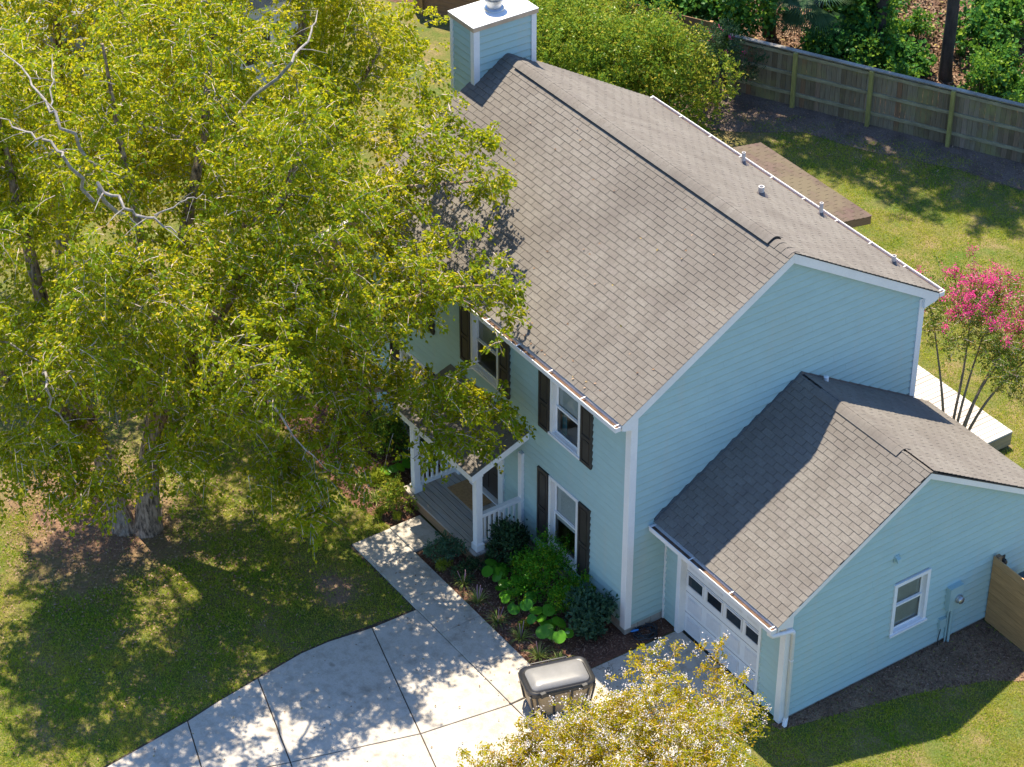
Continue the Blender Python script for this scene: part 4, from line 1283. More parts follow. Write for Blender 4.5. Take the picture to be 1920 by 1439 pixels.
# bedroom glimpsed through the near upper window
bed = thing('bed', 'white bed seen through the upper window nearest the garage', 'bed', (-1.9, 0.9, 2.6))
obj('mattress', loft([rounded(Vector((-2.05, 0.95)), Vector((1, 0)), Vector((0, 1)), 0.5, 0.62, 0.08, 2.62), rounded(Vector((-2.05, 0.95)), Vector((1, 0)), Vector((0, 1)), 0.52, 0.64, 0.1, 3.18), rounded(Vector((-2.05, 0.95)), Vector((1, 0)), Vector((0, 1)), 0.46, 0.58, 0.1, 3.24)]), 'sheet', bed)
obj('headboard', boxmesh((-2.6, 1.62, 2.62), (-1.5, 1.68, 3.9)), 'headboard', bed)
cur = obj('curtain', MB().add([(-2.43 + 0.02 * i, 0.20 + 0.02 * (i % 2), z) for i in range(9) for z in (3.0, 4.72)], [(2 * i, 2 * i + 2, 2 * i + 3, 2 * i + 1) for i in range(8)]).mesh(), 'curtain', None, 'teal curtain at the left side of the near upper window', 'curtain')
cush = obj('cushion', loft([rounded(Vector((-1.72, 0.62)), Vector((1, 0)), Vector((0, 1)), 0.10, 0.14, 0.05, 3.245), rounded(Vector((-1.72, 0.62)), Vector((1, 0)), Vector((0, 1)), 0.16, 0.2, 0.08, 3.31), rounded(Vector((-1.72, 0.62)), Vector((1, 0)), Vector((0, 1)), 0.09, 0.12, 0.05, 3.38)]), 'yellow', None, 'yellow cushion on the bed behind the upper window', 'cushion')

# ------------------------------------------------------------------ plants
def branch_tubes(P0, D, L, r0, droop, nseg=3):
    """many three-sided twigs at once; returns verts, faces and a sampler"""
    n = len(P0)
    ts = np.linspace(0, 1, nseg + 1)
    g = np.array([0, 0, -1.0])
    pts = np.stack([P0 + D * (L * t)[:, None] + g * (droop * L * t * t)[:, None] for t in ts], 1)      # n, s, 3
    a = unit(np.cross(D, RNG.normal(size=(n, 3))))
    b = np.cross(D, a)
    rad = (r0[:, None] * (1 - 0.75 * ts)[None])[:, :, None]
    ring = []
    for k in range(3):
        w = 2 * math.pi * k / 3
        ring.append(pts + rad * (a * math.cos(w) + b * math.sin(w))[:, None, :])
    V = np.stack(ring, 2).reshape(-1, 3)                      # n,(s),3 rings
    S = nseg + 1
    base = (np.arange(n) * S * 3)[:, None, None, None]
    si = (np.arange(nseg) * 3)[None, :, None, None]
    k = np.arange(3)
    q = np.stack([k, (k + 1) % 3, (k + 1) % 3 + 3, k + 3], 1)[None, None]
    F = (base + si + q).reshape(-1, 4)
    return V, F

def curve_pt(p0, c, p1, t):
    return p0 * (1 - t) ** 2 + c * 2 * t * (1 - t) + p1 * t * t

def build_tree(name, label, cat, base, stems, clumps, leafmat_, leaf, n_twig, n_leaf, twig_len, droop=0.5, bark='bark', limb='limb', flower=None, group=None,
               hang=0.7, twig_r=0.006, up=0.25, bl=0.05, tight=0.30, bare=()):
    """stems: list of polylines [(x,y,z,r)...] in world space; clumps: (x,y,z,rad)"""
    t = thing(name, label, cat, base, group)
    mb = MB()
    skel = []
    for st in stems:
        P = np.array([q[:3] for q in st], float)
        R = [q[3] for q in st]
        # resample
        pts, rad = [], []
        for i in range(len(P) - 1):
            m = max(2, int(np.linalg.norm(P[i + 1] - P[i]) / 0.35))
            for k in range(m):
                f = k / m
                pts.append(P[i] * (1 - f) + P[i + 1] * f + RNG.normal(size=3) * R[i] * 0.12)
                rad.append(R[i] * (1 - f) + R[i + 1] * f)
        pts.append(P[-1]); rad.append(R[-1])
        for it in range(2):
            pts = [pts[0]] + [(pts[i - 1] + pts[i] * 2 + pts[i + 1]) / 4 for i in range(1, len(pts) - 1)] + [pts[-1]]
        mb.tube(pts, rad, 10)
        skel += [(p, r, 0) for p, r in zip(pts, rad) if p[2] > 0.8]
    trunk = obj('trunk', mb.mesh(), bark, t)
    sp = np.array([q[0] for q in skel]); sr = np.array([q[1] for q in skel])
    order = sorted(clumps, key=lambda c: np.min(np.linalg.norm(sp - np.array(c[:3]), axis=1)))
    lb = MB()
    TP, TD, TL, TR, TT = [], [], [], [], []
    for path in bare:
        P = np.array([q[:3] for q in path], float)
        pts, rad = [], []
        for i in range(len(P) - 1):
            for k in range(4):
                f = k / 4
                pts.append(P[i] * (1 - f) + P[i + 1] * f + RNG.normal(size=3) * 0.04)
                rad.append(0.7 * (path[i][3] * (1 - f) + path[i + 1][3] * f))
        pts.append(P[-1]); rad.append(path[-1][3] * 0.7)
        lb.tube(pts, rad, 7)
        for i in range(6, len(pts), 3):       # short leafless forks
            q = pts[i]
            dv = blob_dirs(1)[0] * np.array([1, 1, 0.5])
            lb.tube([q, q + dv * 0.25, q + dv * 0.55 + np.array([0, 0, -0.06])], [rad[i] * 0.5, rad[i] * 0.35, 0.003], 5)
    for (cx_, cy_, cz_, cr) in order:
        c = np.array([cx_, cy_, cz_])
        d = np.linalg.norm(sp - c, axis=1) + np.maximum(0, sp[:, 2] - c[2] - 0.2) * 1.2
        i = int(np.argmin(d))
        p0 = sp[i]
        dist = np.linalg.norm(c - p0)
        ctrl = (p0 + c) / 2 + np.array([0, 0, up * dist]) + RNG.normal(size=3) * 0.10 * dist
        n = max(4, int(dist / 0.22))
        ra = min(sr[i] * 0.75, 0.010 + 0.018 * dist)
        ts = np.linspace(0, 1, n + 1)
        cp = [curve_pt(p0, ctrl, c, q) + (RNG.normal(size=3) * 0.035 if 0 < q < 1 else 0) for q in ts]
        rr_ = [max(0.006, ra * (1 - 0.75 * q)) for q in ts]
        lb.tube(cp, rr_, 6)
        new = np.array(cp[1:])
        sp = np.vstack([sp, new]); sr = np.concatenate([sr, rr_[1:]])
        m = int(n_twig * (cr / 0.9) ** 1.6)
        # twigs start along the outer part of the branch and in the clump
        f = RNG.random(m) ** 0.6
        k = np.clip((f * n).astype(int), 0, n)
        start = np.array(cp)[k] + RNG.normal(size=(m, 3)) * cr * tight
        dirs = blob_dirs(m)
        dirs[:, 2] = dirs[:, 2] * 0.55 + 0.10
        out = unit((c - np.array(base) - np.array([0, 0, 4]))[None])[0]
        dirs = unit(dirs + out * 0.25)
        TT.append(np.full(m, RNG.random()));
        TP.append(start); TD.append(dirs); TL.append(twig_len * (0.6 + 0.8 * RNG.random(m)) * (cr / 0.9) ** 0.5); TR.append(np.full(m, twig_r) * (0.7 + 0.7 * RNG.random(m)))
    obj('branches', lb.mesh(), limb, t, kind='stuff')
    TP, TD, TL, TR = np.vstack(TP), np.vstack(TD), np.concatenate(TL), np.concatenate(TR)
    V, F = branch_tubes(TP, TD, TL, TR, droop)
    obj('twigs', np_mesh(V, F), 'twig', t, kind='stuff')
    N = len(TP)
    tt = 0.12 + 0.9 * RNG.random((N, n_leaf))
    pos = TP[:, None] + TD[:, None] * (TL[:, None] * tt)[..., None] + np.array([0, 0, -1.0]) * (droop * TL[:, None] * tt * tt)[..., None]
    pos = pos.reshape(-1, 3) + RNG.normal(size=(N * n_leaf, 3)) * bl
    ax = np.repeat(TD, n_leaf, 0) * 0.5 + RNG.normal(size=pos.shape) * 0.55 + np.array([0, 0, -hang])
    nr_ = RNG.normal(size=pos.shape) * 0.8 + np.array([0, 0, 0.7])
    s_ = 0.7 + 0.6 * RNG.random(len(pos))
    # tone follows the twig with leaf-to-leaf scatter
    TT = np.concatenate(TT)
    tone = np.clip(np.repeat(RNG.random(N) * 0.25 + TT * 0.35, n_leaf) + RNG.random(len(pos)) * 0.4, 0, 0.999)
    obj('crown', leaf_mesh(pos, ax, nr_, leaf[0] * s_, leaf[1] * s_, 0.22, tone), leafmat_, t)
    if flower:
        fm, share, npet, rad, size = flower
        top = np.argsort(-(TP[:, 2] + TD[:, 2] * TL * 0.8 + RNG.random(N) * 0.9))[:int(N * share)]
        tip = TP[top] + TD[top] * TL[top][:, None] + np.array([0, 0, -1.0]) * (droop * TL[top])[:, None] + np.array([0, 0, 0.06])
        pp = np.repeat(tip, npet, 0) + RNG.normal(size=(len(tip) * npet, 3)) * np.array([rad, rad, rad * 1.3])
        obj('blossoms', leaf_mesh(pp, RNG.normal(size=pp.shape), RNG.normal(size=pp.shape) + np.array([0, 0, 1.0]), size * (0.7 + 0.6 * RNG.random(len(pp))), size * 0.9, 0.2), fm, t, kind='stuff')
    return t

def ellipsoid_clumps(c, r, n, mind, rad, inner=0.35, zmin=0.5):
    out = []
    tries = 0
    while len(out) < n and tries < 6000:
        tries += 1
        d = blob_dirs(1)[0] * (inner + (1 - inner) * RNG.random() ** 0.6)
        p = np.array(c) + d * np.array(r)
        if p[2] < zmin:
            continue
        if all(np.linalg.norm(p - np.array(q[:3])) > mind for q in out):
            out.append((p[0], p[1], p[2], rad * (0.8 + 0.4 * RNG.random())))
    return out

# the big birch on the front lawn
BB = (-8.2, -6.25, 0)
stems = [
    [(-8.15, -6.0, -0.1, 0.37), (-8.13, -6.0, 0.18, 0.28), (-8.12, -6.0, 0.6, 0.235), (-8.1, -5.9, 1.6, 0.205), (-7.9, -5.6, 3.0, 0.19), (-7.3, -5.0, 4.6, 0.17), (-6.6, -4.1, 6.4, 0.12), (-6.1, -3.4, 8.2, 0.07), (-5.9, -3.1, 9.6, 0.03)],
    [(-8.4, -6.4, -0.1, 0.33), (-8.42, -6.45, 0.18, 0.24), (-8.45, -6.5, 0.6, 0.20), (-8.6, -6.6, 1.8, 0.18), (-8.9, -6.9, 3.4, 0.18), (-9.3, -7.2, 5.4, 0.14), (-9.6, -7.3, 7.4, 0.09), (-9.8, -7.4, 9.6, 0.04)],
    [(-8.05, -5.9, 1.7, 0.20), (-8.5, -5.2, 3.4, 0.16), (-9.2, -4.2, 5.4, 0.13), (-9.8, -3.2, 7.6, 0.09), (-10.0, -2.7, 9.8, 0.04)],
    [(-7.9, -5.6, 3.0, 0.15), (-6.6, -5.4, 4.2, 0.115), (-5.3, -4.6, 5.2, 0.085), (-4.5, -3.0, 6.0, 0.06), (-3.9, -1.5, 6.5, 0.035), (-3.3, -0.7, 6.55, 0.015)],
    [(-8.0, -5.8, 2.2, 0.13), (-6.7, -4.6, 3.2, 0.09), (-5.4, -3.2, 3.9, 0.065), (-4.3, -1.9, 4.1, 0.04), (-3.5, -0.9, 3.75, 0.018)],
    [(-8.7, -6.7, 2.4, 0.14), (-8.0, -7.9, 4.0, 0.10), (-7.2, -8.9, 5.4, 0.07), (-6.7, -9.6, 6.8, 0.03)],
    [(-7.5, -5.2, 4.0, 0.13), (-7.8, -5.6, 6.4, 0.10), (-8.0, -5.8, 9.0, 0.06), (-8.1, -5.9, 11.0, 0.025)],
    [(-9.2, -4.2, 5.4, 0.10), (-7.8, -2.6, 6.6, 0.075), (-6.4, -1.0, 7.2, 0.05), (-5.4, 0.3, 7.4, 0.02)],
]
cl = []
cl += ellipsoid_clumps((-8.3, -5.3, 7.4), (4.7, 4.8, 3.8), 104, 1.0, 0.9, 0.25)
cl += ellipsoid_clumps((-4.7, -5.0, 7.0), (1.9, 2.6, 1.6), 24, 0.85, 0.8, 0.2)
cl += ellipsoid_clumps((-5.7, -3.0, 6.0), (2.5, 2.6, 2.3), 28, 0.9, 0.8, 0.2)
cl += ellipsoid_clumps((-5.2, -6.9, 7.2), (1.6, 2.0, 1.5), 12, 0.9, 0.8, 0.2)
cl += ellipsoid_clumps((-6.9, -7.4, 4.3), (2.6, 2.8, 1.6), 36, 0.85, 0.85, 0.35, 2.4)
cl += ellipsoid_clumps((-4.9, -3.6, 3.8), (1.9, 2.2, 1.3), 18, 0.8, 0.8, 0.2, 2.2)
cl += [(-4.3, -1.6, 6.2, 0.8), (-3.9, -1.0, 6.3, 0.7), (-3.4, -0.6, 6.3, 0.6), (-3.0, -0.45, 6.1, 0.45), (-3.7, -0.5, 6.7, 0.6), (-4.6, -0.5, 6.9, 0.7),
       (-5.3, 0.3, 7.4, 0.7), (-5.9, -0.4, 7.3, 0.8), (-5.1, 0.7, 7.2, 0.5), (-6.6, 0.3, 7.6, 0.8), (-7.4, 0.7, 7.8, 0.8), (-6.2, 0.9, 7.6, 0.6),
       (-2.95, -1.75, 4.05, 0.55), (-2.85, -1.15, 4.3, 0.5), (-2.65, -0.9, 3.7, 0.4), (-3.1, -2.1, 4.8, 0.6), (-3.05, -2.5, 3.95, 0.55), (-3.0, -1.4, 5.1, 0.55), (-2.7, -1.0, 5.75, 0.45), (-3.9, -2.1, 6.0, 0.6), (-3.8, -1.7, 6.4, 0.6), (-4.8, -1.8, 6.8, 0.7), (-4.9, -2.2, 6.4, 0.7), (-4.5, -2.7, 5.4, 0.7),
       (-4.4, -1.9, 4.3, 0.75), (-3.8, -1.4, 4.1, 0.7), (-3.4, -0.9, 3.85, 0.55), (-3.05, -0.55, 3.6, 0.4), (-3.6, -1.55, 3.4, 0.5), (-3.05, -1.25, 3.2, 0.35),
       (-7.9, 0.6, 7.9, 0.8), (-8.6, 0.9, 8.2, 0.9), (-7.0, -0.4, 7.8, 0.9), (-6.6, -0.6, 6.9, 0.8), (-7.6, -0.6, 6.6, 0.9), (-8.4, -0.2, 7.2, 0.9), (-9.0, 0.4, 7.0, 0.9), (-5.8, 0.9, 7.0, 0.5), (-6.8, 1.2, 7.3, 0.6),
       (-10.2, -7.6, 8.6, 1.0), (-9.6, -8.2, 9.4, 1.0), (-10.8, -7.2, 9.6, 1.0), (-9.2, -7.6, 10.2, 0.9), (-3.2, -5.2, 6.5, 0.7), (-3.1, -6.0, 6.1, 0.7), (-3.3, -4.1, 6.8, 0.7),
       (-2.95, -2.1, 3.6, 0.55), (-2.75, -1.6, 3.3, 0.5), (-3.35, -2.6, 3.3, 0.55), (-3.3, -1.9, 4.4, 0.6), (-3.5, -2.6, 4.8, 0.7),
       (-11.6, -5.6, 9.6, 1.0), (-12.2, -5.2, 8.6, 1.0), (-11.8, -6.6, 8.8, 1.0), (-12.4, -4.4, 9.6, 1.0), (-11.4, -4.0, 10.2, 1.0), (-10.6, -6.8, 10.2, 1.0), (-12.8, -5.8, 7.6, 1.0),
       (-7.75, -6.2, 1.7, 0.4), (-8.7, -6.95, 2.0, 0.45), (-8.1, -6.7, 2.5, 0.5), (-7.6, -5.7, 2.4, 0.45), (-6.3, -8.9, 3.3, 0.8), (-7.2, -9.3, 3.5, 0.8), (-6.9, -8.3, 3.0, 0.7), (-7.9, -9.0, 3.2, 0.8), (-5.9, -8.0, 3.4, 0.7), (-4.3, -4.4, 2.9, 0.7), (-3.7, -4.9, 2.7, 0.6), (-4.9, -4.6, 3.1, 0.7),
       (-5.6, -1.2, 5.4, 0.8), (-6.6, -1.2, 6.0, 0.9), (-7.4, -1.6, 5.0, 0.9), (-6.4, -2.2, 4.2, 0.8), (-3.4, -4.6, 3.0, 0.7), (-3.0, -5.1, 2.6, 0.55), (-3.9, -4.0, 3.4, 0.7), (-3.3, -3.6, 3.1, 0.55)]
BARE = [[(-6.6, -6.2, 8.0, 0.06), (-5.7, -7.3, 9.4, 0.05), (-5.25, -7.55, 10.1, 0.045), (-4.75, -7.35, 9.8, 0.04), (-4.4, -6.95, 9.62, 0.032), (-4.1, -6.7, 9.4, 0.018)],
        [(-4.4, -6.95, 9.62, 0.024), (-4.4, -6.7, 9.75, 0.02), (-4.35, -6.3, 9.8, 0.015), (-4.3, -6.0, 9.8, 0.008)],
        [(-6.6, -6.9, 9.4, 0.05), (-6.4, -7.6, 10.7, 0.04), (-6.75, -7.55, 10.85, 0.034), (-7.7, -7.5, 11.05, 0.024), (-9.0, -7.5, 11.0, 0.012)],
        [(-6.75, -7.55, 10.85, 0.024), (-7.4, -7.2, 11.1, 0.017), (-7.9, -6.95, 11.2, 0.009)],
        [(-6.2, -7.3, 9.2, 0.05), (-5.85, -7.8, 10.4, 0.04), (-6.35, -7.9, 10.55, 0.034), (-6.75, -8.15, 10.55, 0.025), (-7.4, -8.3, 10.6, 0.012)],
        [(-7.4, -4.0, 9.0, 0.055), (-6.1, -3.2, 10.7, 0.04), (-7.2, -2.1, 10.5, 0.026), (-7.9, -1.6, 10.5, 0.01)],
        [(-5.2, -5.6, 5.6, 0.055), (-3.5, -6.1, 6.8, 0.05), (-3.5, -5.85, 6.45, 0.045), (-3.75, -5.3, 5.5, 0.035), (-3.6, -4.9, 4.6, 0.02), (-3.3, -4.5, 3.9, 0.008)],
        [(-7.4, -7.9, 5.0, 0.05), (-5.6, -8.8, 6.6, 0.038), (-5.1, -9.0, 6.5, 0.03), (-5.2, -8.7, 5.6, 0.016), (-5.3, -8.4, 5.1, 0.007)]]
build_tree('birch_tree', 'large spreading birch with pale limbs on the front lawn, overhanging the roof', 'tree', BB, stems, cl, 'birchleaf', (0.082, 0.062), 29, 24, 0.50, 0.5, bl=0.038, twig_r=0.0056, tight=0.25, bare=BARE)

# second birch beyond the house corner
st2 = [[(-12.9, 0.2, -0.1, 0.26), (-12.9, 0.2, 0.6, 0.20), (-12.6, 0.1, 3.0, 0.16), (-12.3, 0.2, 5.5, 0.12), (-12.2, 0.5, 8.2, 0.07), (-12.3, 0.8, 10.4, 0.03)],
       [(-12.7, 0.1, 2.2, 0.13), (-13.4, -0.6, 4.6, 0.10), (-13.9, -1.0, 7.2, 0.06), (-14.1, -1.2, 9.2, 0.03)],
       [(-12.5, 0.1, 3.6, 0.10), (-11.6, 0.9, 5.6, 0.07), (-11.0, 1.6, 7.4, 0.035)]]
cl2 = ellipsoid_clumps((-12.9, -0.1, 6.9), (3.4, 3.4, 3.6), 88, 0.95, 1.0, 0.25)
build_tree('birch_tree', 'birch standing behind the tan board fence left of the chimney', 'tree', (-12.9, 0.2, 0), st2, cl2, 'birchleaf', (0.084, 0.064), 26, 24, 0.5, 0.55, bl=0.04, twig_r=0.0042, tight=0.24)
st3 = [[(-17.0, -3.5, -0.1, 0.24), (-17.0, -3.5, 0.6, 0.19), (-16.8, -3.3, 3.0, 0.15), (-16.6, -3.2, 6.0, 0.10), (-16.5, -3.0, 9.5, 0.04)],
       [(-16.9, -3.4, 2.4, 0.12), (-15.9, -2.6, 5.0, 0.08), (-15.5, -2.2, 7.6, 0.04)]]
cl3 = ellipsoid_clumps((-16.4, -3.4, 5.8), (3.8, 3.9, 3.9), 95, 0.95, 1.0, 0.2, 1.5)
build_tree('birch_tree', 'birch in the far upper left behind the large birch', 'tree', (-17, -3.5, 0), st3, cl3, 'birchleaf', (0.09, 0.066), 24, 24, 0.5, 0.55, bl=0.04, twig_r=0.0042, tight=0.24)

# white crape myrtle by the driveway
wb = (4.6, -3.1, 0)
sw = [[(4.6 + dx * 0.1, -3.1 + dy * 0.1, -0.05, 0.05), (4.6 + dx * 0.35, -3.1 + dy * 0.35, 1.2, 0.035), (4.6 + dx, -3.1 + dy, 2.4, 0.02)] for dx, dy in ((-0.9, 0.9), (-0.7, -0.7), (0.9, 0.9), (0.6, -0.8), (0.0, 0.2), (-0.3, 1.5), (-0.5, -1.6), (-0.9, 0.1))]
cw_ = ellipsoid_clumps((4.75, -3.25, 2.45), (1.25, 2.2, 0.75), 74, 0.45, 0.55, 0.25, 1.5)
cw_ += ellipsoid_clumps((3.9, -4.6, 2.45), (0.8, 1.5, 0.65), 34, 0.40, 0.5, 0.2, 1.5)
cw_ += [(3.1, -1.3, 2.75, 0.32), (3.5, -0.95, 2.75, 0.32), (4.0, -0.85, 2.7, 0.34), (4.5, -0.75, 2.6, 0.3), (2.75, -1.75, 2.6, 0.28), (3.15, -2.0, 2.6, 0.38), (3.45, -1.55, 2.65, 0.38), (3.0, -1.75, 2.35, 0.3), (3.9, -1.2, 2.6, 0.4), (4.4, -1.05, 2.6, 0.4), (4.9, -1.3, 2.5, 0.4), (3.6, -2.2, 2.5, 0.45), (3.7, -4.9, 2.5, 0.45), (3.6, -5.5, 2.4, 0.45), (3.9, -1.7, 2.3, 0.45)]
build_tree('crape_myrtle', 'white-flowering crape myrtle with yellow-green leaves in front of the garage', 'tree', wb, sw, cw_, 'myrtleleaf', (0.05, 0.030), 38, 34, 0.40, 0.05, 'stem', 'stem', ('whiteflower', 0.31, 20, 0.036, 0.027), None, 0.05, 0.004, 0.1, 0.03)

# pink crape myrtle behind the garage
pb = (-0.35, 8.6, 0)
spk = [[(-0.35 + dx * 0.05, 8.6 + dy * 0.05, -0.05, 0.04), (-0.35 + dx * 0.25 + jx, 8.6 + dy * 0.2 - jx, 1.2, 0.032), (-0.35 + dx * 0.42 - jx, 8.6 + dy * 0.5 + jx * 1.5, 2.2, 0.024), (-0.35 + dx, 8.6 + dy, 3.5, 0.012)] for dx, dy, jx in ((-0.9, 0.0, -0.1), (-0.5, 0.7, 0.12), (0.5, 1.0, 0.0), (0.9, 0.5, 0.1), (1.1, 1.3, -0.05), (0.2, 0.4, 0.1))]
cp_ = ellipsoid_clumps((-0.55, 9.2, 3.75), (1.25, 1.35, 0.65), 44, 0.42, 0.5, 0.2) + ellipsoid_clumps((0.95, 9.3, 3.3), (0.8, 0.9, 0.9), 24, 0.42, 0.5, 0.2)
build_tree('crape_myrtle', 'bright pink crape myrtle with bare slender stems behind the garage', 'tree', pb, spk, cp_, 'pinkleaf', (0.048, 0.03), 34, 30, 0.34, 0.05, 'stem', 'stem', ('pinkflower', 0.115, 50, 0.055, 0.036), None, 0.05, 0.004, 0.1, 0.03)

# pines beyond the rear fence; their crowns shade the back lawn
for (bx, by, h, lab, cxo) in ((-13.05, 20.2, 13, 'tall pine with bare dark trunk just behind the rear fence', 0.4), (-14.75, 19.3, 12, 'vine-covered pine trunk behind the middle of the rear fence', 0.3),
                         (-17.6, 17.9, 12, 'pine behind the rear fence beside the palmetto', 0.2), (-9.6, 22.0, 12, 'pine behind the far right end of the rear fence', 0.0)):
    sp_ = [[(bx, by, -0.1, 0.20), (bx + 0.02, by, 0.6, 0.17), (bx + cxo * 0.5, by - 0.2, h * 0.5, 0.14), (bx + cxo, by - 0.5, h, 0.05)]]
    cpn = ellipsoid_clumps((bx + cxo, by - 0.9, h * 0.86), (2.5, 2.6, 1.9), 27, 0.9, 0.9, 0.2)
    build_tree('pine_tree', lab, 'tree', (bx, by, 0), sp_, cpn, 'pineleaf', (0.20, 0.055), 18, 36, 0.5, 0.2, 'pinebark', 'pinebark', None, 'pines beyond the rear fence', 0.0, 0.008, 0.1, 0.08)

def bush(name, label, cat, c, r, h, n, leaf, mat, lobes=7, group=None, hang=0.0, shell=0.35, stemr=0.012, flower=None, spread=0.5, loose=0.35, lobe=(0.40, 0.2)):
    t = thing(name, label, cat, (c[0], c[1], 0), group)
    lc, lr = [], []
    for i in range(lobes):
        a = 2 * math.pi * (i + RNG.random() * 0.6) / lobes
        q = r * (0.25 + 0.55 * RNG.random()) if i else 0
        zz = h * (0.30 + 0.42 * RNG.random()) if i else h * 0.66
        lc.append((c[0] + q * math.cos(a), c[1] + q * math.sin(a), zz))
        lr.append((r * (lobe[0] + lobe[1] * RNG.random()), h * (0.22 + 0.12 * RNG.random())))
    lc, lr = np.array(lc), np.array(lr)
    per = 9
    ns = n // per
    k = RNG.integers(0, lobes, ns)
    d = blob_dirs(ns)
    f0 = 0.45 + 0.35 * RNG.random(ns)
    f1 = 0.9 + loose * RNG.random(ns) ** 2
    tt = RNG.random((ns, per))
    sc_ = np.stack([lr[k, 0], lr[k, 0], lr[k, 1]], 1)
    d2 = d + np.array([0, 0, 0.35])
    ff = f0[:, None] + (f1 - f0)[:, None] * tt
    pos = (lc[k][:, None] + (d * sc_ * 0.6)[:, None] * ff[..., None] + (d2 * sc_ * 0.4)[:, None] * ff[..., None]).reshape(-1, 3)
    n = len(pos)
    d = np.repeat(d, per, 0)
    f = ff.reshape(-1)
    pos += RNG.normal(size=(n, 3)) * leaf[0] * 0.45
    pos[:, 2] = np.maximum(pos[:, 2], 0.04 + 0.1 * RNG.random(n))
    ax = d * spread + RNG.normal(size=(n, 3)) * 0.6 + np.array([0, 0, 0.25 - hang])
    nm = d * 0.8 + np.array([0, 0, 0.6]) + RNG.normal(size=(n, 3)) * 0.4
    s_ = 0.65 + 0.7 * RNG.random(n)
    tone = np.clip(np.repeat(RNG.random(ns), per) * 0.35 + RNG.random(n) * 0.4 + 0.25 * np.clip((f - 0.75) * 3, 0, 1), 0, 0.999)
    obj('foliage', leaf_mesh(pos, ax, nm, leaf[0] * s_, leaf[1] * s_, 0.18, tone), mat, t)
    mb = MB()
    for q in lc:
        mid = (np.array([c[0], c[1], 0]) + q) / 2 + RNG.normal(size=3) * 0.05 * r
        mb.tube([(c[0] + RNG.normal() * 0.04 * r, c[1] + RNG.normal() * 0.04 * r, -0.03), tuple(mid), tuple(q)], [stemr, stemr * 0.8, stemr * 0.4], 5)
    obj('stems', mb.mesh(), 'stem', t)
    if flower:
        fm, nfl, npet, size = flower
        kk = RNG.integers(0, lobes, nfl)
        dd = blob_dirs(nfl); dd[:, 2] = abs(dd[:, 2])
        fp_ = lc[kk] + dd * np.stack([lr[kk, 0], lr[kk, 0], lr[kk, 1]], 1) * 1.08
        pp = np.repeat(fp_, npet, 0) + RNG.normal(size=(nfl * npet, 3)) * size
        obj('flowers', leaf_mesh(pp, RNG.normal(size=pp.shape), RNG.normal(size=pp.shape), size * 1.3, size * 1.2, 0.2), fm, t, kind='stuff')
    return t

# big rounded shrubs behind the house
bush('privet_shrub', 'largest rounded glossy shrub behind the roof, right of the chimney', 'shrub', (-16.2, 11.0), 2.6, 3.6, 38000, (0.085, 0.05), 'shrubleaf', 24, 'shrubs behind the roof', 0, 0.4, 0.03, None, 0.5, 0.3, (0.22, 0.14))
bush('privet_shrub', 'second large shrub behind the roof, below the newer fence', 'shrub', (-17.6, 11.9), 2.0, 3.1, 20000, (0.085, 0.05), 'shrubleaf', 18, 'shrubs behind the roof', 0, 0.4, 0.03, None, 0.5, 0.3, (0.24, 0.15))
bush('privet_shrub', 'rounded shrub between the chimney shrub and the rear fence corner', 'shrub', (-14.9, 12.4), 1.6, 2.9, 16000, (0.085, 0.05), 'shrubleaf', 15, 'shrubs behind the roof', 0, 0.4, 0.03, None, 0.5, 0.3, (0.26, 0.16))
bush('privet_shrub', 'rounded shrub against the newer fence just right of the chimney', 'shrub', (-18.9, 11.2), 1.5, 2.6, 12000, (0.085, 0.05), 'shrubleaf', 8, 'shrubs behind the roof', 0, 0.4, 0.03)
bush('privet_shrub', 'yellow-green shrub just left of the chimney', 'shrub', (-13.0, 5.6), 1.6, 4.2, 12000, (0.085, 0.055), 'shrubleaf', 9, 'shrubs behind the roof', 0, 0.4, 0.03)
bush('oleander', 'loose dark shrub dotted with pink flowers at the rear fence', 'shrub', (-15.3, 14.3), 1.0, 2.6, 5000, (0.09, 0.03), 'darkleaf', 7, None, 0.1, 0.6, 0.02, ('pinkflower', 9, 12, 0.035))
# wild growth beyond the fence
for (x, y, r, h, n, lab) in ((-17.2, 16.2, 1.3, 2.9, 7000, 'dark leafy thicket behind the left end of the rear fence'), (-18.6, 15.2, 1.5, 3.0, 8000, 'dark leafy thicket above the privet behind the fence corner'),
                             (-20.3, 15.6, 1.6, 3.2, 7000, 'tall dark thicket behind the newer fence'), (-15.2, 19.0, 0.85, 2.6, 5000, 'bright vine climbing the pine behind the rear fence'),
                             (-16.6, 19.8, 1.3, 2.2, 5000, 'leafy thicket in the wood between two pines'), (-14.9, 18.0, 0.8, 1.5, 2600, 'low vine tangle against the back of the rear fence'),
                             (-13.4, 21.8, 0.8, 1.2, 1800, 'low green sapling right of the bare pine'), (-11.8, 21.0, 0.9, 0.9, 1700, 'low green undergrowth by the right end of the rear fence'),
                             (-14.0, 19.6, 0.7, 0.8, 1500, 'small green undergrowth left of the bare pine'), (-10.9, 22.6, 1.1, 1.8, 3000, 'leafy bush at the upper right corner of the wood'),
                             (-13.9, 23.2, 1.0, 1.6, 2600, 'green bush in the litter at the top edge of the wood'), (-11.3, 19.0, 0.5, 0.6, 900, 'tiny green weeds behind the right part of the rear fence')):
    bush('thicket', lab, 'bush', (x, y), r, h, n, (0.13, 0.11), 'vineleaf', 11, 'wild growth behind the rear fence', 0.2, 0.6, 0.02, None, 0.5, 1.1, (0.22, 0.3))

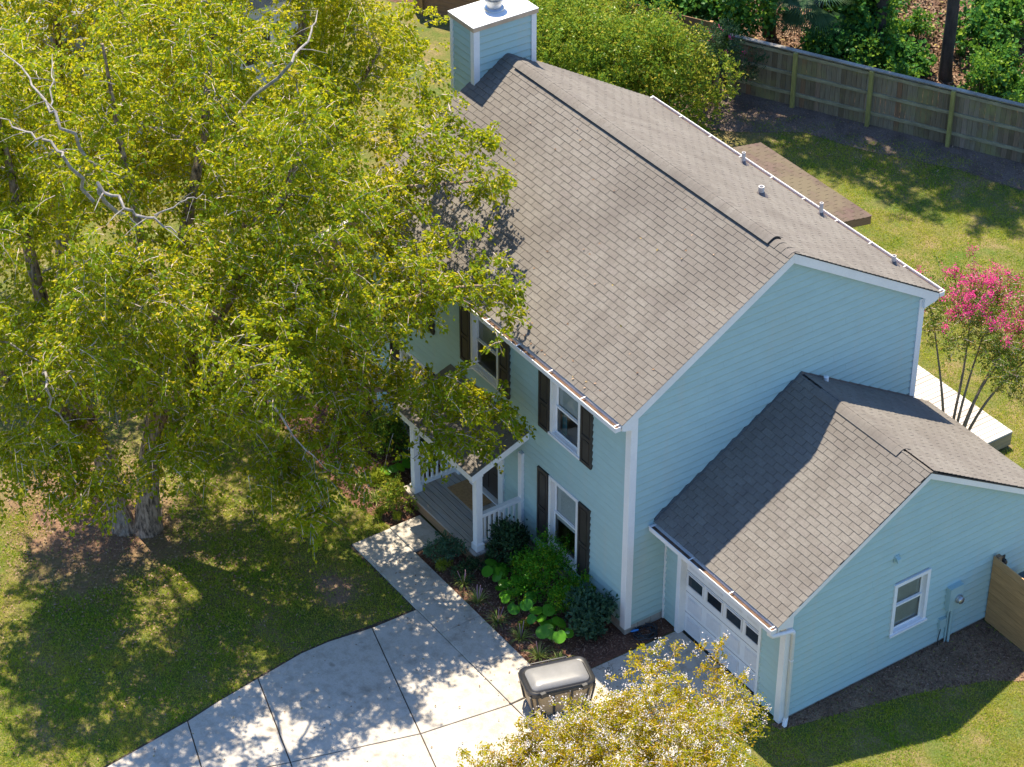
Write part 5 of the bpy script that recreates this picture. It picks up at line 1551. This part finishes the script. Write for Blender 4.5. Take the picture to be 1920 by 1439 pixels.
for i in range(20):
    t_ = random.uniform(1.0, 9.5); d_ = -random.uniform(0.5, 6.0)
    q = FA + fd * t_ + fn * d_
    hh = random.uniform(0.35, 1.3)
    bush('sapling', 'small leafy sapling growing from the brown wood floor beyond the rear fence', 'sapling', (q.x, q.y), hh * 0.55, hh, int(260 + 500 * hh), (0.10, 0.075), 'vineleaf', 6, 'saplings on the wood floor', 0.1, 0.6, 0.012, None, 0.6, 1.2, (0.25, 0.3))
# palmetto
pm = thing('palmetto', 'fan palm with hanging fronds at the top edge behind the fence', 'palm', (-16.0, 18.2, 0))
obj('trunk', MB().tube([(-16.0, 18.2, -0.05), (-16.0, 18.2, 0.9), (-15.95, 18.15, 1.9)], [0.16, 0.15, 0.13], 10).mesh(), 'pinebark', pm)
for i in range(15):
    a = 2 * math.pi * i / 15 + random.uniform(-0.2, 0.2)
    el = random.uniform(-0.5, 0.7)
    d0 = np.array([math.cos(a) * math.cos(el), math.sin(a) * math.cos(el), math.sin(el)])
    hub = np.array([-15.95, 18.15, 1.95]) + d0 * 0.75
    sd_ = np.cross(d0, [0, 0, 1.0]); sd_ /= np.linalg.norm(sd_)
    upn = np.cross(sd_, d0)
    ns = 26
    ang = np.linspace(-1.25, 1.25, ns)
    ax = np.outer(np.cos(ang), d0) + np.outer(np.sin(ang), sd_)
    ax[:, 2] -= 0.45
    fr = leaf_mesh(np.repeat(hub[None], ns, 0), ax, np.repeat(upn[None], ns, 0), 0.75 + 0.2 * np.cos(ang), 0.05, 0.2)
    f_ = obj('frond', fr, 'palmleaf', pm)
    obj('stalk', MB().tube([(-15.95, 18.15, 1.9), tuple(hub)], 0.015, 5).mesh(), 'palmleaf', f_)

# front bed shrubs
bush('camellia', 'dark green camellia at the right end of the porch railing', 'shrub', (-3.05, -0.62), 0.42, 1.1, 2600, (0.075, 0.04), 'darkleaf', 7)
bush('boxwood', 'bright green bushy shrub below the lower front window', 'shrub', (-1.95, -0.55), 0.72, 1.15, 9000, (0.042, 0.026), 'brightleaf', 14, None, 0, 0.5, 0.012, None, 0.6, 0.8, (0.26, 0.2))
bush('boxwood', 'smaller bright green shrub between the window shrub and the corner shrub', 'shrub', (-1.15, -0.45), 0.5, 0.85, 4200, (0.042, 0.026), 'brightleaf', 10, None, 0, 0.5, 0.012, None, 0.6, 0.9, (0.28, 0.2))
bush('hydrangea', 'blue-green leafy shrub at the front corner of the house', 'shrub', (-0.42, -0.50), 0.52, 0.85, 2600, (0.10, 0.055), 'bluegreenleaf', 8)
bush('rose_bush', 'open grey-green shrub at the front left of the porch post by the path', 'shrub', (-3.75, -1.62), 0.42, 0.62, 1700, (0.05, 0.03), 'bluegreenleaf', 7, None, 0, 0.7)
bush('lime_shrub', 'small chartreuse plant at the path edge before the porch', 'plant', (-3.62, -1.82), 0.17, 0.3, 1500, (0.03, 0.012), 'limeleaf', 5)
bush('low_shrub', 'low dark shrub along the front edge of the porch', 'shrub', (-3.15, -1.5), 0.3, 0.42, 1200, (0.045, 0.028), 'darkleaf', 6)
bush('rose_bush', 'open shrub at the left front corner of the porch', 'shrub', (-5.75, -1.62), 0.40, 0.75, 1900, (0.05, 0.032), 'shrubleaf', 7, None, 0, 0.7)
bush('lime_shrub', 'chartreuse clump left of the path landing', 'plant', (-5.75, -1.95), 0.16, 0.25, 1500, (0.03, 0.012), 'limeleaf', 5)
bush('lime_shrub', 'second chartreuse clump nearest the porch corner', 'plant', (-5.45, -1.72), 0.12, 0.2, 900, (0.03, 0.012), 'limeleaf', 4)
bush('lime_shrub', 'yellow-green seedling beside the lowest broad-leaved plant', 'plant', (-1.25, -1.45), 0.15, 0.18, 500, (0.035, 0.02), 'limeleaf', 4)
bush('lime_shrub', 'yellow-green sprawling plant in the bed left of the porch', 'plant', (-6.75, -1.35), 0.28, 0.3, 1500, (0.045, 0.025), 'limeleaf', 6)
bush('holly_shrub', 'dark shrub against the house left of the porch', 'shrub', (-6.55, -0.35), 0.4, 0.9, 2400, (0.06, 0.035), 'darkleaf', 7)
bush('holly_shrub', 'dark shrub under the far lower front window', 'shrub', (-7.7, -0.6), 0.6, 0.9, 3600, (0.06, 0.035), 'shrubleaf', 8)

# large round-leaved ligularia
def disc_leaf():
    vs, fs = [(0, 0, 0.0)], []
    n = 16
    for ring, (rr_, zz) in enumerate(((0.5, -0.012), (1.0, 0.03))):
        for k in range(n):
            w = 2 * math.pi * k / n
            q = rr_ * (1 - 0.28 * math.exp(-((w - math.pi) / 0.28) ** 2))
            vs.append((q * math.cos(w), q * math.sin(w), (zz - 0.06 * (rr_ ** 2)) * (1 + 0.5 * math.sin(3 * w)) ))
    for k in range(n):
        k2 = (k + 1) % n
        fs.append((0, 1 + k, 1 + k2))
        fs.append((1 + k, 1 + n + k, 1 + n + k2, 1 + k2))
    me = MB().add(vs, fs, True).mesh()
    me.materials.append(M['ligularia'])
    return me
DL = disc_leaf()
LIG = [(-2.72, -1.12, 9, 'broad round-leaved plant nearest the porch railing'), (-2.25, -1.15, 9, 'broad round-leaved plant beside the bright window shrub'), (-1.75, -1.25, 7, 'round-leaved plant with sunlit leaves in mid bed'),
       (-1.12, -1.12, 7, 'round-leaved plant before the smaller bright shrub'), (-0.62, -1.22, 8, 'large glossy round-leaved plant nearest the driveway cart'), (-6.7, -0.95, 8, 'round-leaved plant in the bed left of the porch')]
for (x, y, n, lab) in LIG:
    t = thing('ligularia', lab, 'plant', (x, y, 0), 'round-leaved plants in the front beds')
    for i in range(n):
        a = 2 * math.pi * i / n * 1.0 + random.uniform(-0.3, 0.3)
        rr_ = random.uniform(0.08, 0.30)
        h = random.uniform(0.20, 0.42)
        p = (x + rr_ * math.cos(a), y + rr_ * math.sin(a), h)
        o = bpy.data.objects.new('leaf', DL)
        link(o, t)
        s_ = random.uniform(0.10, 0.155)
        o.location = p
        o.scale = (s_, s_ * random.uniform(0.9, 1.1), s_ * 1.3)
        o.rotation_euler = (random.uniform(-0.5, 0.5), random.uniform(0.0, 0.7), a)
        obj('stalk', MB().tube([(x + rr_ * 0.15 * math.cos(a), y + rr_ * 0.15 * math.sin(a), -0.02), (x + rr_ * 0.5 * math.cos(a), y + rr_ * 0.5 * math.sin(a), h * 0.6), p], 0.007, 5).mesh(), 'strapleaf', t)

# liriope tufts along the path
def tuft(name, label, x, y, n=70, ln=0.30, spikes=5, group='liriope tufts in the front beds'):
    t = thing(name, label, 'plant', (x, y, 0), group)
    V, F, Rn = [], [], []
    for i in range(n):
        a = random.uniform(0, 2 * math.pi)
        L_ = ln * random.uniform(0.6, 1.15)
        lean = random.uniform(0.25, 1.15)
        d = np.array([math.cos(a), math.sin(a), 0]); s_ = np.array([-d[1], d[0], 0]) * 0.0065
        b0 = np.array([x, y, 0]) + d * random.uniform(0, 0.05)
        k0 = len(V)
        for q in range(5):
            f = q / 4
            p = b0 + d * L_ * lean * f * 0.9 + np.array([0, 0, 1.0]) * L_ * (f * 1.1 - f * f * 0.85 * lean)
            p[2] = max(p[2], 0.015)
            w = 1 - f * 0.85
            V.append(p + s_ * w); V.append(p - s_ * w)
        for q in range(4):
            F.append((k0 + 2 * q, k0 + 2 * q + 2, k0 + 2 * q + 3, k0 + 2 * q + 1))
        Rn += [random.random()] * 10
    obj('leaves', np_mesh(np.array(V), np.array(F), np.array(Rn)), 'strapleaf', t)
    if spikes:
        mb = MB()
        for i in range(spikes):
            a = random.uniform(0, 6.28); q = random.uniform(0.03, 0.14)
            mb.tube([(x, y, 0.02), (x + q * 0.6 * math.cos(a), y + q * 0.6 * math.sin(a), 0.22), (x + q * math.cos(a), y + q * math.sin(a), 0.38)], [0.003, 0.006, 0.008], 5)
        obj('flower_spikes', mb.mesh(), 'purpleflower', t, kind='stuff')
for (x, y, sp_, lab) in ((-3.02, -1.72, 4, 'strappy tuft with lilac spikes nearest the chartreuse plant'), (-2.42, -1.78, 7, 'strappy tuft with the most lilac spikes along the path'), (-1.70, -1.80, 2, 'sunlit strappy tuft halfway along the path'),
                         (-1.05, -1.70, 2, 'small strappy tuft set back from the path'), (-0.42, -1.72, 1, 'strappy tuft at the end of the bed by the cart'), (-0.02, -1.55, 0, 'half-hidden strappy tuft behind the cart'),
                         (-6.25, -1.75, 0, 'strappy tuft in the bed left of the porch'), (-7.0, -1.75, 0, 'strappy tuft at the outer edge of the left bed'), (-7.6, -1.4, 0, 'strappy tuft under the birch at the left bed')):
    tuft('liriope', lab, x, y, 85, 0.36, sp_)
tuft('daylily', 'single green tuft poking over the garage rear eave by the deck', 0.35, 8.75, 26, 0.55, 0, None)

# ------------------------------------------------------------------ ground cover
def sines(x, y, s, seed):
    r = np.random.default_rng(seed)
    v = np.zeros_like(x)
    for i in range(6):
        a = r.random() * 6.28
        f = s * (0.6 + 1.5 * r.random())
        v += np.sin((x * math.cos(a) + y * math.sin(a)) * f + r.random() * 6.28)
    return v / 6

def inside(poly, x, y):
    c = np.zeros(len(x), bool)
    n = len(poly)
    for i in range(n):
        (x0, y0), (x1, y1) = poly[i], poly[(i + 1) % n]
        if y0 == y1:
            continue
        c ^= ((y0 > y) != (y1 > y)) & (x < (x1 - x0) * (y - y0) / (y1 - y0) + x0)
    return c

NOGRASS = [[(-2.94, -2.92), (-3.1, -4.8), (-3.11, -5.4), (-2.96, -6.43), (-2.68, -8.08), (-2.46, -9.8), (-2.05, -14), (3.4, -14), (3.28, -2.9), (3.14, 0), (2.95, 1), (0.4, 1), (0.4, -2.0), (-4.4, -2.0), (-4.4, -1.2), (-5.34, -1.2), (-5.34, -2.94)],
           [(-LEN - 1, 0), (0, 0), (0, 0.9), (GL, 0.9), (GL, GYR), (0, GYR), (0, DEP), (-LEN - 1, DEP)], [(-10, -2.0), (-8, -2.1), (-6.4, -2.2), (-5.33, -1.9), (-5.33, 0.1), (-10, 0.1)],
           [(-4.35, -1.97), (0.38, -1.97), (0.42, 0.95), (-0.2, 0.95), (-4.35, 0.1)], [(-5.7, 8.9), (-0.2, 8.9), (-0.2, 10.4), (-5.7, 10.4)], [(-9.8, 7), (-5.9, 7), (-5.9, 10.6), (-9.8, 10.6)]]
def grass_patch(x0, x1, y0, y1, per_m2):
    n = int((x1 - x0) * (y1 - y0) * per_m2)
    return np.stack([x0 + (x1 - x0) * RNG.random(n), y0 + (y1 - y0) * RNG.random(n)], 1)
G = np.vstack([grass_patch(-10.5, -2.3, -12.5, -2.0, 2300), grass_patch(-20, -10.5, -10, 6, 350), grass_patch(-10.5, -9, -2, 7, 350),
               grass_patch(2.9, 8, -4, 7.2, 1900), grass_patch(-16, 3.5, 7.3, 19.5, 1500)])
keep = np.ones(len(G), bool)
for poly in NOGRASS:
    keep &= ~inside(poly, G[:, 0], G[:, 1])
G = G[keep]
gx, gy2 = G[:, 0], G[:, 1]
bare = sines(gx, gy2, 1.6, 3) * 0.6 + sines(gx, gy2, 5.0, 5) * 0.5
# wear: bare litter round the birch, a worn patch by the path, the shade strip along the fence, the garage side bed
bare += 1.35 * np.exp(-(((gx + 9.2) / 2.5) ** 2 + ((gy2 + 6.9) / 1.8) ** 2))
bare += 1.15 * np.exp(-(((gx + 4.4) / 0.8) ** 2 + ((gy2 + 3.9) / 0.6) ** 2))
fdist = -( (gx - FA.x) * (-fd.y) + (gy2 - FA.y) * fd.x)
bare += np.where(gy2 > 7, np.exp(-np.maximum(fdist, -1) / 0.75) * 1.3, 0)
bare += np.where(gy2 > 7, np.exp(-(((gx + 14.8) / 2.2) ** 2 + ((gy2 - 12.8) / 1.6) ** 2)) * 1.3, 0)
bedp = [(3.5, 0.7), (3.72, 0.8), (4.0, 2.0), (4.35, 3.4), (4.9, 4.9), (5.5, 5.7), (6.2, 6.0), (3.5, 6.0)]
bare += np.where(inside(bedp, gx, gy2), 2.0, 0)
keep = (RNG.random(len(G)) > np.clip((bare - 0.15) * 1.6, 0, 0.985)) & (fdist > -0.05) | ((gy2 < 7) & (RNG.random(len(G)) > np.clip((bare - 0.15) * 1.6, 0, 0.985)))
G, bare = G[keep], bare[keep]
n = len(G)
pos = np.column_stack([G, np.full(n, 0.0)])
ax = RNG.normal(size=(n, 3)) * 0.75
ax[:, 2] = 0.55 + 0.5 * RNG.random(n)
ln_g = 0.058 * (0.55 + 0.8 * RNG.random(n)) * (1.0 + 0.55 * np.clip(sines(G[:, 0], G[:, 1], 7.0, 21) * 1.6, -0.7, 1.0))
sidev = unit(np.cross(unit(ax), RNG.normal(size=(n, 3))))
axn = unit(ax)
V = np.empty((n, 3, 3))
V[:, 0] = pos + sidev * 0.0065
V[:, 1] = pos - sidev * 0.0065
V[:, 2] = pos + axn * ln_g[:, None]
dry = np.clip(0.30 + 0.42 * sines(G[:, 0], G[:, 1], 2.2, 9) + 0.35 * bare + RNG.normal(size=n) * 0.22, 0, 0.999)
obj('lawn_grass', np_mesh(V.reshape(-1, 3), np.arange(n * 3).reshape(-1, 3), np.repeat(dry, 3)), 'grass', None, 'short green and straw-coloured lawn grass around the house', 'grass', None, 'stuff')

def scatter(name, label, cat, pts, size, mat, z=0.012, flat=0.25):
    n = len(pts)
    pos = np.column_stack([pts, np.full(n, z)]) + np.column_stack([np.zeros((n, 2)), RNG.random(n) * 0.02])
    ax = RNG.normal(size=(n, 3)); ax[:, 2] *= flat
    nm = RNG.normal(size=(n, 3)) * flat + np.array([0, 0, 1.0])
    return obj(name, leaf_mesh(pos, ax, nm, size * (0.6 + 0.8 * RNG.random(n)), size * 0.55, 0.12), mat, None, label, cat, None, 'stuff')
L1 = np.vstack([RNG.normal(size=(5200, 2)) * np.array([2.4, 1.8]) + np.array([-8.8, -6.3]), np.column_stack([-12 + 9.8 * RNG.random(1500), -12 + 10 * RNG.random(1500)])])
k = np.ones(len(L1), bool)
for poly in NOGRASS:
    k &= ~inside(poly, L1[:, 0], L1[:, 1])
scatter('fallen_leaves', 'brown fallen leaves on the ground under the large birch', 'leaves', L1[k], 0.06, 'leaflitter', 0.02)
L2 = np.column_stack([-22 + 14 * RNG.random(46000), 14 + 12 * RNG.random(46000)])
fd2 = -((L2[:, 0] - FA.x) * (-fd.y) + (L2[:, 1] - FA.y) * fd.x)
scatter('wood_litter', 'brown leaf litter on the wood floor beyond the rear fence', 'leaves', L2[fd2 < -0.1], 0.12, 'leaflitter', 0.012, 0.5)
L3 = np.column_stack([-16 + 14 * RNG.random(5000), 11 + 8 * RNG.random(5000)])
fd3 = -((L3[:, 0] - FA.x) * (-fd.y) + (L3[:, 1] - FA.y) * fd.x)
scatter('fence_litter', 'scattered dead leaves on the bare strip inside the rear fence', 'leaves', L3[(fd3 > 0.1) & (fd3 < 2.2)], 0.06, 'leaflitter')
L4 = np.column_stack([-4.3 + 4.6 * RNG.random(9000), -1.95 + 2.8 * RNG.random(9000)])
k = inside([(-4.3, -1.95), (0.36, -1.95), (0.40, 0.9), (0.03, 0.9), (0.03, -0.03), (-4.3, -0.03)], L4[:, 0], L4[:, 1])
L5 = np.column_stack([-10 + 4.6 * RNG.random(7000), -2.1 + 2.1 * RNG.random(7000)])
k5 = inside([(-10, -1.95), (-8, -2.05), (-6.4, -2.15), (-5.36, -1.88), (-5.36, -1.3), (-6, -1.25), (-6, -0.02), (-10, -0.02)], L5[:, 0], L5[:, 1])
scatter('mulch_chips', 'brown bark chips covering the beds along the house front', 'mulch', np.vstack([L4[k], L5[k5]]), 0.05, 'chips', 0.014, 0.4)
L6 = np.column_stack([3.55 + 2.6 * RNG.random(6000), 0.8 + 5.2 * RNG.random(6000)])
scatter('bed_litter', 'dark mulch chips in the shaded bed beside the garage', 'mulch', L6[inside(bedp, L6[:, 0], L6[:, 1])], 0.05, 'chips', 0.01, 0.4)


mb = MB()
for i in range(70):
    x_, y_ = random.uniform(-17, -9), random.uniform(18.5, 25)
    if -((x_ - FA.x) * (-fd.y) + (y_ - FA.y) * fd.x) > -0.3:
        continue
    a = random.uniform(0, 3.14); L_ = random.uniform(0.3, 1.1)
    mb.tube([(x_, y_, 0.03), (x_ + L_ * 0.5 * math.cos(a), y_ + L_ * 0.5 * math.sin(a), 0.06), (x_ + L_ * math.cos(a + 0.2), y_ + L_ * math.sin(a + 0.2), 0.03)], [0.014, 0.011, 0.005], 5)
obj('fallen_sticks', mb.mesh(), 'stem', None, 'fallen twigs lying on the wood floor', 'sticks', None, 'stuff')
n = 90
xs, ys = -LEN + LEN * RNG.random(n), -0.25 + 3.4 * RNG.random(n) ** 1.6
pos = np.column_stack([xs, ys, ZE + (ys + EO) * SL + 0.016])
obj('roof_leaves', leaf_mesh(pos, RNG.normal(size=(n, 3)) * np.array([1, 1, 0.2]), np.tile([0, -SL, 1.0], (n, 1)), 0.06, 0.04, 0.1), 'leaflitter', None, 'few fallen leaves lying on the main roof slope', 'leaves', None, 'stuff')

nd = 170
dx_ = np.column_stack([-2.8 + 5.9 * RNG.random(nd), -9.5 + 10 * RNG.random(nd)])
dx_ = np.vstack([dx_[inside([(-2.85, -3), (-3.0, -5.2), (-2.6, -8.0), (-2.3, -9.5), (2.3, -9.5), (3.1, -5), (3.0, 0.6), (0.5, 0.6), (0.4, -2.9)], dx_[:, 0], dx_[:, 1])], np.column_stack([-5.2 + 5.4 * RNG.random(40), -2.85 + 0.8 * RNG.random(40)])])
scatter('drive_leaves', 'stray fallen leaves on the concrete driveway and path', 'leaves', dx_, 0.05, 'leaflitter', 0.052, 0.3)
